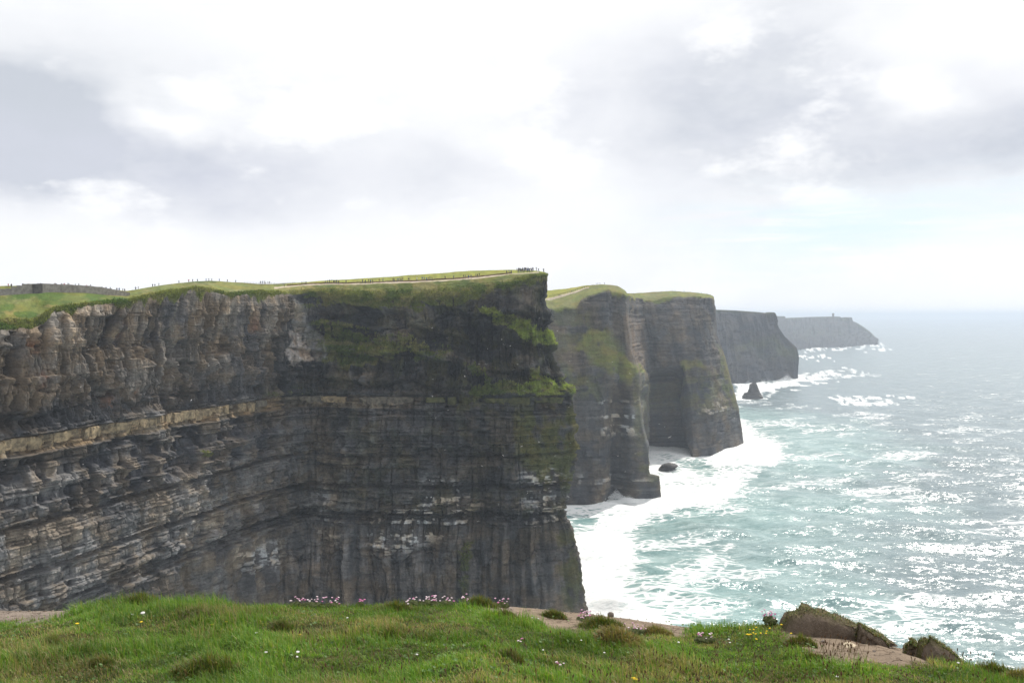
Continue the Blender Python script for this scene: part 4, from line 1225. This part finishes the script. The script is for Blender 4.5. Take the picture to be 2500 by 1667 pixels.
def build_plantain():
    r = np.random.default_rng(77); bm = bmesh.new(); k = 0
    while k < 430:
        if r.random() < .72: px, py = r.uniform(1420, 2420), r.uniform(1588, 1720)
        elif r.random() < .5: px, py = r.uniform(700, 1420), r.uniform(1570, 1700)
        else: px, py = r.uniform(2000, 2300), r.uniform(1590, 1625)
        if vn(np.array([px/120]), np.array([py/40]), 5)[0] < .38: continue
        p = ground_hit(px, py); h = r.uniform(.06, .14)
        top = p+Vector((r.normal(0, .03), r.normal(0, .02), h))
        stem_geo(bm, p, top, .0014, 1)
        g = bmesh.ops.create_icosphere(bm, subdivisions=1, radius=1)
        ax = (top-p).normalized(); q = ax.to_track_quat('Z', 'X').to_matrix(); s = r.uniform(.7, 1.2)
        for v in g['verts']:
            c = q @ Vector((v.co.x*.0042*s, v.co.y*.0042*s, v.co.z*.013*s)); v.co = c+top
        k += 1
    me = bpy.data.meshes.new('plantain_stalks'); bm.to_mesh(me); bm.free(); me.materials.append(M_brownhead); me.materials.append(mat_simple('dry_stem', (.16, .13, .06), (.22, .18, .09), 20))
    for f in me.polygons:
        if len(f.vertices) == 4: f.material_index = 1
    o = link(bpy.data.objects.new('plantain_stalks', me)); tag(o, 'brown plantain seed heads scattered through the near turf', kind='stuff')
build_plantain()

def build_clover():
    r = np.random.default_rng(78); n = 2600
    px = r.uniform(-100, 2500, n); py = r.uniform(1500, 1760, n)
    ok = fbm(px/110, py/40, 3, 560) > .52; px, py = px[ok], py[ok]
    V, T_, C = [], [], []
    for a, b in zip(px, py):
        p = np.array(ground_hit(a, b))+np.array([0, 0, .03*r.random()+.01]); s = r.uniform(.006, .013)
        nrm = np.array([r.normal(0, .35), r.normal(-.25, .35), 1.0]); nrm /= np.linalg.norm(nrm)
        u = np.cross(nrm, [1, 0, 0]); u /= np.linalg.norm(u); w = np.cross(nrm, u)
        k = len(V)
        V.append(p); c = np.array([.10, .17, .05])*r.uniform(.7, 1.5); C.append(c)
        for j in range(6):
            t = j*1.047; V.append(p+s*(math.cos(t)*u+math.sin(t)*w)+nrm*.002); C.append(c)
        for j in range(6): T_.append((k, k+1+j, k+1+(j+1) % 6))
    me = mesh_np('clover_leaves', np.array(V), None, np.array(T_), {'col': np.array(C)}, False); me.materials.append(M_grass)
    o = link(bpy.data.objects.new('clover_leaves', me)); tag(o, 'small round clover leaves low in the near turf', kind='stuff')
build_clover()


# ------------------------------------------------------------------ earth mounds and stones at the brink
def mound(px0, px1, pyt, pyb, Y, seed, lab, top_green, name='earth_mound', prof=None):
    """lumpy turf-capped hummock; prof gives the height along its length (0..1)"""
    A, B = wpt(px0, pyb, Y), wpt(px1, pyb, Y); w = B[0]-A[0]; cx = (A[0]+B[0])/2
    zb = float(ground_z(cx, min(Y, edge_at(cx)[0])))-.05; zt = HC-(pyt-EY)/F*Y; h = zt-zb
    nu, nv = 64, 22; us = np.linspace(0, 1, nu); V = []; C = []
    prof = prof or [(0, 0), (.12, .8), (.35, 1), (.7, .75), (1, 0)]
    hp = np.interp(us, [a for a, _ in prof], [b for _, b in prof])
    for j in range(nv):
        a = math.pi*j/(nv-1)                      # from the near foot over the top to the far foot
        x = cx+(us-.5)*w
        rr = np.maximum(hp, .02)
        y = Y-.16*np.cos(a)*(.4+.6*rr)*min(1, w*2)
        z = zb+h*rr*math.sin(a)**.55 if j not in (0, nv-1) else zb+0*us
        dn = fbm(us*w*9+seed, us*0+j*.35, 5, seed, .62)-.5
        y = y+.16*dn*math.sin(a); z = z+.10*dn*rr
        V.append(np.stack([x, y, z], 1))
        g = sstep(np.full(nu, math.sin(a))+.5*(fbm(us*w*10, us*0+j*.4, 3, seed+3)-.5), .75, .98)*top_green
        c = np.array([.165, .128, .098])*(.7+.6*fbm(us*w*30, us*0+j*.8, 3, seed+5))[:, None]
        C.append(c+(np.array([.10, .095, .035])-c)*g[:, None])
    me = mesh_np(name, np.stack(V), grid_quads(nv, nu)[:, ::-1], None, {'col': np.stack(C).reshape(-1, 3)})
    m, T = mat(name+'_soil'); pos = T.node('ShaderNodeNewGeometry').outputs['Position']
    n1 = T.noise(pos, 38, 7, .7)
    bp = T.node('ShaderNodeBump', None, Strength=1.0, Distance=.035, Height=n1)
    finish(T, principled(T, T.mix(1, T.attr('col'), T.mix(n1, (.45, .45, .45), (1.5, 1.5, 1.5)), 'MULTIPLY'), .95, .1, bp.outputs[0]))
    me.materials.append(m)
    o = link(bpy.data.objects.new(name, me)); tag(o, lab, 'mound')
    # thin turf sprouting from it
    r = np.random.default_rng(seed); n = 1300
    uu = r.random(n); jj = r.integers(8, nv-7, n); G = np.stack(V); ii = (uu*(nu-1)).astype(int)
    base = G[jj, ii]; ok = np.interp(uu, us, hp) > .12; base = base[ok]; n = len(base)
    c = (GREENS[r.integers(2, 6, n)]*(.5+.5*r.random((n, 1))))*np.array([1.1, .88, .9])
    Vb, q, t, Cb = blades(base,   .014+.034*r.random(n)**2, .003+.002*r.random(n), .7+.7*r.random(n), r.random(n)*6.28, c)
    mb = mesh_np('turf_fringe', Vb, q, t, {'col': Cb}); mb.materials.append(M_grass)
    f = link(bpy.data.objects.new('turf_fringe', mb), o); f['kind'] = 'stuff'
    return o
mound(1904, 2184, 1488, 1556, 7.36, 601, 'largest rough brown earth mound overhanging the brink at right', .6, prof=[(0, 0), (.025, .5), (.08, .9), (.2, 1), (.36, .97), (.5, .8), (.6, .62), (.72, .52), (.85, .35), (1, 0)])
mound(2085, 2176, 1523, 1584, 7.24, 602, 'low dark turf lip sloping down right of the largest mound', .4, prof=[(0, 0), (.12, 1), (.4, .8), (.8, .4), (1, 0)])
mound(2204, 2262, 1560, 1610, 7.0, 603, 'small grassy hummock left of the round one', .9)
mound(2242, 2372, 1560, 1632, 6.8, 604, 'round mossy hummock rising at the right brink', .9, prof=[(0, .1), (.06, .8), (.2, 1), (.4, .88), (.65, .6), (1, 0)])

M_stone = mat_simple('grey_stone', (.13, .11, .095), (.26, .22, .19), 30, .9, .15, .6, .01)
M_slab = mat_simple('pale_slab', (.42, .35, .24), (.56, .48, .36), 25, .9, .15, .4, .01)
def stone(px, py, s, lab, m, sc=(1, 1, .7), lift=0):
    bm = bmesh.new(); bmesh.ops.create_icosphere(bm, subdivisions=2, radius=1)
    rd = random.Random(int(px+py))
    for v in bm.verts: v.co *= 1+rd.uniform(-.14, .14)
    me = bpy.data.meshes.new('stone'); bm.to_mesh(me); bm.free(); me.materials.append(m)
    o = link(bpy.data.objects.new('stone', me)); o.scale = tuple(s*a for a in sc); o.location = ground_hit(px, py)+Vector((0, 0, lift)); o.rotation_euler = (0, 0, rd.random()*6)
    tag(o, lab, 'stone', 'loose stones on the near turf')
stone(1491, 1499, .030, 'small dark stone perched on the brink of the bare earth', M_stone, (1, 1, 1.1), .015)
stone(2075, 1574, .065, 'pale yellow slab set in the bare patch at right', M_slab, (1, .8, .16))
stone(2165, 1578, .045, 'small pale slab at the right end of the bare patch', M_slab, (1, .7, .18))
stone(2010, 1566, .018, 'little grey stone left of the pale yellow slab', M_stone)
stone(2100, 1562, .014, 'tiny grey stone above the pale yellow slab', M_stone)
stone(2050, 1555, .012, 'tiny grey stone below the largest earth mound', M_stone)
stone(2135, 1590, .013, 'tiny grey stone under the small pale slab', M_stone)


def build_gravel():
    """pebbles and crumbs of earth lying on the bare patches"""
    r = np.random.default_rng(88); bm = bmesh.new(); k = 0
    while k < 620:
        poly = BARE[r.integers(0, 3)][0]; xs = [a for a, _ in poly]; ys = [b for _, b in poly]
        px, py = r.uniform(max(min(xs), -60), max(xs)), r.uniform(min(ys), max(ys)+8)
        if poly_sd(np.array([px]), np.array([py]), poly)[0] < -10: continue
        p = ground_hit(px, py); s = .0035+.012*r.random()**4
        g = bmesh.ops.create_icosphere(bm, subdivisions=1, radius=1); q = r.uniform(.6, 1.3, 3)
        for v in g['verts']: v.co = Vector((v.co.x*s*q[0], v.co.y*s*q[1], v.co.z*s*.7*q[2]))*(1+r.uniform(-.2, .2))+p
        k += 1
    me = bpy.data.meshes.new('gravel'); bm.to_mesh(me); bm.free()
    me.materials.append(mat_simple('earth_crumbs', (.10, .078, .058), (.34, .28, .22), 25, .95, .1, 0, .02, 3, True))
    o = link(bpy.data.objects.new('gravel', me)); tag(o, 'pebbles and earth crumbs on the bare patches', kind='stuff')
build_gravel()


# ------------------------------------------------------------------ flagstone wall, fences
M_flag = mat_simple('flagstone', (.15, .14, .125), (.26, .245, .22), .8, .9, .15, .4, .05, 5, True)
M_flagd = mat_simple('dark_flagstone', (.045, .043, .042), (.10, .096, .09), .8, .9, .15, .4, .05, 5, True)
M_wood = mat_simple('weathered_wood', (.10, .085, .07), (.17, .15, .125), 3, .9, .1)

def flag_wall():
    e = link(bpy.data.objects.new('flagstone_wall', None)); tag(e, 'curving grey flagstone wall on the skyline at far left', 'wall')
    tops = [(-160, 706), (0, 706), (28, 703), (60, 693), (110, 692), (200, 697), (240, 700), (280, 707), (318, 715)]
    meshes = []
    for k in range(4):
        me = rough_box('flagstone', 300+k, .02, .03); me.materials.append(M_flag); meshes.append(me)
    dk = rough_box('flagstone', 310, .02, .03); dk.materials.append(M_flagd)
    u = -150.0; e.location = tuple(MAIN.at(150, 2.0)); prev = MAIN.at(u, 2.0); off = Vector(e.location); r = random.Random(8)
    while u < 316:
        v = u
        while True:
            v += 1; q = MAIN.at(v, 2.0)
            if math.hypot(*(q-prev)[:2]) > 1.7 or v > 318: break
        mid = (q+prev)/2; d = (q-prev)[:2]; L = math.hypot(*d)
        px, _ = proj(mid); zt = HC-(np.interp(px, [a for a, _ in tops], [b for _, b in tops])-EY)/F*mid[1]+r.uniform(-.06, .06)
        zb = mid[2]-.5; dark = 84 < px < 106
        o = bpy.data.objects.new('flagstone', dk if dark else r.choice(meshes)); link(o, e)
        o.location = Vector((mid[0], mid[1], (zb+zt)/2))-off; o.rotation_euler = (r.uniform(-.02, .02), 0, math.atan2(d[1], d[0])+r.uniform(-.03, .03))
        o.scale = (L*1.0, .22 if not dark else .6, max(zt-zb, .6)); u = v; prev = q
    return e
flag_wall()

def fence(net, u0, u1, v, n, h, lab, lift=0, rails=2, v1=None, th=.10):
    e = link(bpy.data.objects.new('wooden_fence', None)); tag(e, lab, 'fence')
    v1 = v if v1 is None else v1
    pts = [Vector(net.at(u0+(u1-u0)*i/n, v+(v1-v)*i/n)) for i in range(n+1)]
    e.location = pts[0]; pm = rough_box('post', 400, .01, .05); pm.materials.append(M_wood)
    for p in pts:
        o = link(bpy.data.objects.new('post', pm), e); o.location = p-pts[0]+Vector((0, 0, h/2-.1+lift)); o.scale = (th*1.3, th*1.3, h)
    for k in range(rails):
        for a, b in zip(pts[:-1], pts[1:]):
            d = b-a; o = link(bpy.data.objects.new('rail', pm), e)
            o.location = (a+b)/2-pts[0]+Vector((0, 0, lift+h*(.85-.4*k))); o.scale = (d.length, th*.6, th)
            o.rotation_euler = (0, -math.atan2(d.z, math.hypot(d.x, d.y)), math.atan2(d.y, d.x))
fence(MAIN, 596, 668, 1.35, 10, 1.4, 'thin wooden rail fence crossing the dip on the grassy skyline', -.2, 2, None, .07)
fence(MAIN, 668, 720, 1.6, 9, 1.2, 'low wooden fence descending to the start of the pale path')
fence(FARH, 1340, 1455, 1.92, 22, 1.6, 'long post fence beside the path on the second headland', 0, 1, None, .22)


# ------------------------------------------------------------------ people
def person_mesh(name, pose):
    J = {'pel': (0, 0, .94), 'waist': (0, .01, 1.08), 'chest': (0, 0, 1.30), 'neck': (0, 0, 1.47), 'head': (0, .015, 1.58), 'crown': (0, .01, 1.70)}
    for s, n in ((-1, 'l'), (1, 'r')):
        J['sh'+n] = (s*.17, 0, 1.41); J['el'+n] = (s*.23, -.02, 1.15); J['ha'+n] = (s*.21, .07, .92); J['fi'+n] = (s*.20, .09, .84)
        J['hip'+n] = (s*.09, 0, .88); J['kn'+n] = (s*.10, .03, .50); J['an'+n] = (s*.10, 0, .09); J['to'+n] = (s*.11, .14, .04)
    J.update(pose)
    rad = {'pel': .145, 'waist': .13, 'chest': .16, 'neck': .06, 'head': .095, 'crown': .075}
    for n in 'lr':
        rad.update({'sh'+n: .075, 'el'+n: .052, 'ha'+n: .04, 'fi'+n: .03, 'hip'+n: .095, 'kn'+n: .065, 'an'+n: .045, 'to'+n: .04})
    E = [('pel', 'waist'), ('waist', 'chest'), ('chest', 'neck'), ('neck', 'head'), ('head', 'crown')]
    for n in 'lr': E += [('chest', 'sh'+n), ('sh'+n, 'el'+n), ('el'+n, 'ha'+n), ('ha'+n, 'fi'+n), ('pel', 'hip'+n), ('hip'+n, 'kn'+n), ('kn'+n, 'an'+n), ('an'+n, 'to'+n)]
    ks = list(J); me = bpy.data.meshes.new(name+'_bones'); me.from_pydata([J[k] for k in ks], [(ks.index(a), ks.index(b)) for a, b in E], [])
    o = bpy.data.objects.new(name+'_bones', me); COL.objects.link(o)
    sk = o.modifiers.new('skin', 'SKIN')
    for i, k in enumerate(ks):
        sv = me.skin_vertices[0].data[i]; sv.radius = (rad[k], rad[k]*.85); sv.use_root = (k == 'pel')
    sb = o.modifiers.new('sub', 'SUBSURF'); sb.levels = 1; sb.render_levels = 1
    dg = bpy.context.evaluated_depsgraph_get(); out = bpy.data.meshes.new_from_object(o.evaluated_get(dg)); out.name = name
    bpy.data.objects.remove(o); bpy.data.meshes.remove(me)
    out.materials.clear()
    for m in (PM['jacket'][0], PM['legs'][0], PM['skin'], PM['hair'], PM['shoe']): out.materials.append(m)
    for f in out.polygons:
        c = f.center; x, y, z = c
        if z > 1.50: mi = 2 if (y > .04 and z < 1.66) else 3
        elif z < .11: mi = 4
        elif z < .92 and abs(x) < .165: mi = 1
        elif z < .90: mi = 2
        else: mi = 0
        f.material_index = mi; f.use_smooth = True
    return out

def cloth(name, c): return mat_simple(name, tuple(a*.8 for a in c), tuple(min(1, a*1.2) for a in c), 8)
JACK = [('dark', (.025, .027, .035)), ('black', (.015, .015, .017)), ('red', (.42, .03, .03)), ('blue', (.04, .09, .25)), ('grey', (.12, .12, .125)), ('white', (.6, .6, .58)), ('brown', (.11, .065, .04)), ('orange', (.55, .17, .03))]
PM = {'jacket': [cloth('jacket_'+n, c) for n, c in JACK], 'legs': [cloth('trousers_dark', (.025, .028, .04)), cloth('trousers_blue', (.05, .07, .14)), cloth('trousers_tan', (.2, .16, .11))],
      'skin': cloth('skin', (.5, .32, .24)), 'hair': cloth('hair', (.05, .035, .025)), 'shoe': cloth('shoes', (.03, .03, .03))}
POSES = [person_mesh('person', {}),
         person_mesh('person', {'knl': (-.1, .18, .52), 'anl': (-.1, .28, .10), 'tol': (-.1, .42, .06), 'knr': (.1, -.05, .50), 'anr': (.1, -.25, .12), 'tor': (.1, -.13, .05), 'hal': (-.2, -.12, .95), 'fil': (-.2, -.13, .88), 'har': (.2, .18, .98), 'fir': (.2, .24, .93)}),
         person_mesh('person', {'elr': (.30, .06, 1.22), 'har': (.16, .24, 1.40), 'fir': (.10, .26, 1.47), 'ell': (-.30, .06, 1.22), 'hal': (-.16, .24, 1.40), 'fil': (-.10, .26, 1.47)})]
pr = random.Random(12)
def person(p, lab, grp, col=None, scale=1.0, face=None):
    o = bpy.data.objects.new('person', pr.choice(POSES)); link(o); o.location = p
    k = pr.choice([0, 0, 0, 1, 1, 3, 4, 4, 2, 5, 6]) if col is None else [n for n, _ in JACK].index(col)
    o.material_slots[0].link = 'OBJECT'; o.material_slots[0].material = PM['jacket'][k]
    o.material_slots[1].link = 'OBJECT'; o.material_slots[1].material = pr.choice(PM['legs'])
    s = scale*pr.uniform(.94, 1.07); o.scale = (s*1.05, s*1.05, s); o.rotation_euler = (0, 0, pr.random()*6.28 if face is None else face)
    tag(o, lab.replace('COLOUR', JACK[k][0]), 'person', grp)

def crowd(net, pxs, v, dz, lab, grp, jit=0, scale=1.0):
    pxs = sorted(pxs)
    for i, px in enumerate(pxs):
        vv = v+pr.uniform(-jit, jit); p = net.at_px(px, vv); person(Vector(p)+Vector((0, 0, dz)), lab.replace('NTH', nth(i)), grp, scale=scale)
crowd(MAIN, [20, 27, 55, 93, 99, 120, 133, 136, 150, 156, 165, 168, 183, 192, 211, 222, 249, 259, 270, 286, 292, 299, 304], 1.12, -.5, 'person in COLOUR jacket, NTH from the left behind the flagstone wall', 'people behind the flagstone wall', .06)
crowd(MAIN, [332, 338, 373, 379, 387, 436, 460, 470, 482, 503, 510, 517, 535, 555, 575], 1.0, -.55, 'person in COLOUR jacket, NTH from the left along the grassy mound skyline', 'people along the grassy mound')
crowd(MAIN, [636, 641, 645, 648, 655, 659], 1.3, .05, 'person in COLOUR jacket, NTH from the left at the fence in the dip', 'people at the fence in the dip', .15, 1.05)
crowd(MAIN, [690, 694, 737, 742, 747, 795, 800, 805, 810, 815, 818, 822, 827, 845, 885, 892, 900, 905, 910, 926, 930, 935, 960, 963, 970, 974, 979, 983, 998, 1018, 1031, 1036, 1042, 1046, 1050, 1055, 1087, 1108,
             1132, 1136, 1144, 1150, 1161, 1165, 1170, 1237, 1243, 1248], 2.35, .2, 'person in COLOUR jacket, NTH from the left among walkers on the clifftop path', 'walkers on the clifftop path', .3, 1.12)
crowd(MAIN, [1262, 1265, 1268, 1271, 1273, 1275, 1277, 1279, 1281, 1283, 1285, 1287, 1289, 1291, 1293, 1296, 1299, 1302, 1304, 1307, 1309, 1313, 1315, 1326, 1328, 1266, 1270, 1276, 1280, 1284, 1288, 1292, 1297, 1301], 1.75, .05, 'person in COLOUR jacket, NTH from the left in the crowd at the headland corner', 'crowd at the headland corner', .5, 1.15)
crowd(FARH, [1353, 1365, 1368, 1393, 1397, 1421, 1427, 1433], 2.5, .3, 'tiny far walker, NTH from the left on the second headland path', 'walkers on the second headland', .2, 1.1)
crowd(FARH, [1456, 1460, 1464, 1477], 1.1, 0, 'tiny far person, NTH from the left on the second headland summit', 'people on the second headland summit', .1, 1.15)
for i, (u, lab) in enumerate(((1655, 'leftmost tiny person on the flat top of the cave cape'), (1664, 'second tiny person on the flat top of the cave cape'), (1676, 'third tiny person on the flat top of the cave cape'), (1682, 'fourth tiny person on the flat top of the cave cape'), (1700, 'fifth tiny person on the flat top of the cave cape'), (1745, 'sixth tiny person on the flat top of the cave cape'), (1768, 'person nearest the outer corner of the cave cape'))):
    person(Vector(FARH.at(u, 1.3)), lab, 'people on the cave cape', 'dark', 1.15)


# ------------------------------------------------------------------ sea stack, sea rock, tower, spray
M_wet = mat_simple('dark_wet_rock', (.035, .033, .033), (.085, .075, .066), .12, .7, .3, .8, 1.0, 8, True)
def stack(name, prof, Y, lab, cat, dz):
    """prof: (py, left px, right px) from the top to the waterline"""
    nseg = 40; V = []; rows = 30; ys = np.linspace(prof[0][0], prof[-1][0]+1.5, rows)
    base = wpt((prof[-1][1]+prof[-1][2])/2, prof[-1][0], Y)
    for i, y in enumerate(ys):
        l = np.interp(y, [a[0] for a in prof], [a[1] for a in prof]); r = np.interp(y, [a[0] for a in prof], [a[2] for a in prof])
        A = wpt(l, y, Y); B = wpt(r, y, Y); c = (A[0]+B[0])/2; w = max((B[0]-A[0])/2, .6)
        t = np.linspace(0, 2*math.pi, nseg, endpoint=False)
        k = 1+.22*(fbm(np.cos(t)*2+5, np.sin(t)*2+i*.35, 3, dz)-.5)*(np.abs(np.sin(t)))
        k2 = 1+.12*(_hash(np.floor(t*2.2), t*0+i//2, dz)-.5)
        V.append(np.stack([c+np.cos(t)*w*k2, Y+np.sin(t)*w*.9*k*k2, np.full(nseg, A[2])], 1))
    V = np.concatenate(V); q = []
    for i in range(rows-1):
        for j in range(nseg): q.append((i*nseg+j, (i+1)*nseg+j, (i+1)*nseg+(j+1) % nseg, i*nseg+(j+1) % nseg))
    V = np.concatenate([V, V[:nseg].mean(0, keepdims=True)+np.array([[0, 0, .4]])])
    t3 = [(len(V)-1, j, (j+1) % nseg) for j in range(nseg)]
    me = mesh_np(name, V, np.array(q), np.array(t3), None, False); me.materials.append(M_wet)
    o = link(bpy.data.objects.new(name, me)); tag(o, lab, cat); return o
stack('sea_stack', [(930, 1840, 1845), (935, 1836, 1846), (938, 1830, 1848), (947, 1829, 1851), (957, 1825, 1855), (959, 1818, 1856), (964, 1815, 1859), (973, 1810, 1862)], HC*F/(972-EY), 'dark pointed sea stack standing in the surf', 'sea stack', 7)
stack('sea_rock', [(1130, 1630, 1640), (1132, 1622, 1650), (1135, 1616, 1655), (1140, 1612, 1652), (1145, 1608, 1644)], HC*F/(1146-EY), 'low dark rock awash beside the second headland', 'rock', 17)

def tower():
    p = HAG.at_px(2034, 3.0); e = link(bpy.data.objects.new('watch_tower', None)); e.location = Vector(p); tag(e, 'small ruined square watch tower on the farthest headland', 'tower')
    m = mat_simple('tower_stone', (.13, .12, .11), (.22, .20, .18), .3)
    def part(name, w, h, z, inset=0):
        bm = bmesh.new(); bmesh.ops.create_cube(bm, size=1)
        for v in bm.verts:
            k = 1-inset*(v.co.z > 0); v.co = Vector((v.co.x*w*k, v.co.y*w*k, v.co.z*h+z))
        bmesh.ops.bevel(bm, geom=bm.edges[:], offset=.25, segments=1, affect='EDGES')
        me = bpy.data.meshes.new(name); bm.to_mesh(me); bm.free(); me.materials.append(m); return link(bpy.data.objects.new(name, me), e)
    part('tower_body', 8.0, 15, 6.5, .06); part('parapet', 10.5, 4.0, 15.4); part('stair_stub', 2.6, 3.2, 18.8)
tower()

M_spray = mat_simple('white_spray', (.78, .80, .80), (.88, .89, .9), 1)
def spray(px, py, Y, w, h, n, seed, lab):
    r = np.random.default_rng(seed); c = wpt(px, py, Y); V, t = [], []
    for k in range(n):
        q = r.random()**1.4; a = r.normal(0, .5)
        p = np.array([c[0]+a*w*(1-.55*q)+.2*w*q, c[1]+r.normal(0, w*.25), max(.1, q*h*(1-min(1, abs(a))*.7))]); s = r.uniform(.12, .42)*(1.25-q)*(h/8)
        d = r.normal(0, 1, (4, 3)); d /= np.linalg.norm(d, axis=1, keepdims=True); i = len(V)
        V += list(p+d*s); t += [(i, i+1, i+2), (i, i+2, i+3), (i, i+3, i+1), (i+1, i+3, i+2)]
    me = mesh_np('sea_spray', np.array(V), None, np.array(t), None, False); me.materials.append(M_spray)
    o = link(bpy.data.objects.new('sea_spray', me)); tag(o, lab, kind='stuff')
spray(1500, 1214, 726, 10, 7.5, 3200, 1, 'white plume of spray bursting at the foot of the second headland')
spray(1530, 1222, 712, 11, 6, 2200, 2, 'low spray along the foot of the second headland')
spray(1918, 927, 2020, 22, 16, 2200, 3, 'spray rising at the foot of the hazy cape')
spray(1868, 931, 1990, 30, 9, 1200, 4, 'thin spray under the hazy cape beyond the stack')


# ------------------------------------------------------------------ seabirds
def gull_mesh(name, up, sweep):
    bm = bmesh.new(); prof = [(-.22, .004, .03), (-.14, .035, .03), (0, .06, .058), (.12, .05, .05), (.19, .036, .036), (.24, .03, .03), (.28, .006, .006)]
    rings = []
    for y, rx, rz in prof: rings.append([bm.verts.new((rx*math.cos(t), y, rz*math.sin(t))) for t in np.linspace(0, 6.283, 8, endpoint=False)])
    for a, b in zip(rings[:-1], rings[1:]):
        for i in range(8): bm.faces.new((a[i], a[(i+1) % 8], b[(i+1) % 8], b[i]))
    bm.faces.new(rings[0][::-1]); bm.faces.new(rings[-1])
    for s in (-1, 1):
        pts = [(.04, .10, -.06, 0), (.28, .13-.02, -.05, up*.5), (.55, .06-sweep*.3, -.06-sweep*.3, up), (.72, -.04-sweep, -.06-sweep, up*.9)]
        prev = None
        for x, y1, y0, z in pts:
            cur = [bm.verts.new((s*x, y1, z+.012)), bm.verts.new((s*x, y0, z+.006)), bm.verts.new((s*x, y0, z-.004)), bm.verts.new((s*x, y1, z-.012))]
            if prev:
                for i in range(4): bm.faces.new((prev[i], prev[(i+1) % 4], cur[(i+1) % 4], cur[i]))
            prev = cur
        bm.faces.new(prev)
    bmesh.ops.recalc_face_normals(bm, faces=bm.faces[:])
    me = bpy.data.meshes.new(name); bm.to_mesh(me); bm.free(); me.materials.append(M_white); return me
GULL = [gull_mesh('seabird', .12, .08), gull_mesh('seabird', .25, .1), gull_mesh('seabird', -.08, .06)]
gr_ = random.Random(31)
def gull(px, py, Y, lab, s=1.2):
    o = link(bpy.data.objects.new('seabird', gr_.choice(GULL))); o.location = Vector(wpt(px, py, Y)); k = s*gr_.uniform(.85, 1.15); o.scale = (k, k, k)
    o.rotation_euler = (gr_.uniform(-.3, .3), gr_.uniform(-.6, .6), gr_.random()*6.28); tag(o, lab, 'seabird', 'white seabirds over the cove')
gull(1635, 1067, 470, 'largest white seabird, flying before the dark sea cave', 1.6)
gull(1792, 1021, 600, 'white seabird before the outer edge of the cave cape', 1.5)
gull(1610, 1035, 640, 'seabird above and left of the largest one'); gull(1623, 1042, 640, 'seabird just above the largest one')
gull(1508, 1113, 560, 'bright seabird before the foot of the second headland', 1.3); gull(1551, 1107, 600, 'seabird right of the bright one by the second headland')
gull(1526, 1151, 560, 'lower seabird before the foot of the second headland'); gull(1478, 1218, 560, 'seabird just above the surf of the cove')
gull(1495, 884, 600, 'seabird before the green spur of the second headland', 1.3); gull(1433, 931, 600, 'seabird at left before the second headland'); gull(1538, 912, 600, 'seabird under the green ledge of the second headland')
for i, px in enumerate(sorted(gr_.uniform(1020, 1395) for _ in range(26))):
    gull(px, gr_.uniform(760, 1100), gr_.uniform(330, 380), nth(i)+' tiny seabird from the left before the dark upper headland face', .75)
for i, px in enumerate(sorted(gr_.uniform(1000, 1390) for _ in range(14))):
    gull(px, gr_.uniform(1100, 1290), gr_.uniform(330, 380), nth(i)+' tiny seabird from the left before the lime-streaked lower headland face', .7)
for i, (px, py) in enumerate(sorted(((216, 853), (197, 945), (467, 977), (510, 893), (363, 1173), (237, 1196), (12, 1135), (203, 1133), (3, 1315)))):
    gull(px, py, 230, nth(i)+' tiny seabird from the left before the brown left cliff wall', .6)

# ------------------------------------------------------------------ haze
def build_haze():
    bm = bmesh.new(); bmesh.ops.create_cube(bm, size=1)
    me = bpy.data.meshes.new('haze'); bm.to_mesh(me); bm.free()
    o = link(bpy.data.objects.new('haze', me)); tag(o, 'thin pale sea haze over the bay', kind='stuff')
    zb, zt = -10.0, 200.0
    o.scale = (110000, 110000, zt-zb); o.location = (0, 0, (zb+zt)/2)
    m, T = mat('haze_air')
    v = T.node('ShaderNodeVolumePrincipled')
    T.set(v.inputs['Color'], (.76, .87, 1.0)); T.set(v.inputs['Density'], 1.2e-4); T.set(v.inputs['Anisotropy'], .25)
    finish(T, None, v.outputs[0])
    me.materials.append(m)
    return o
build_haze()
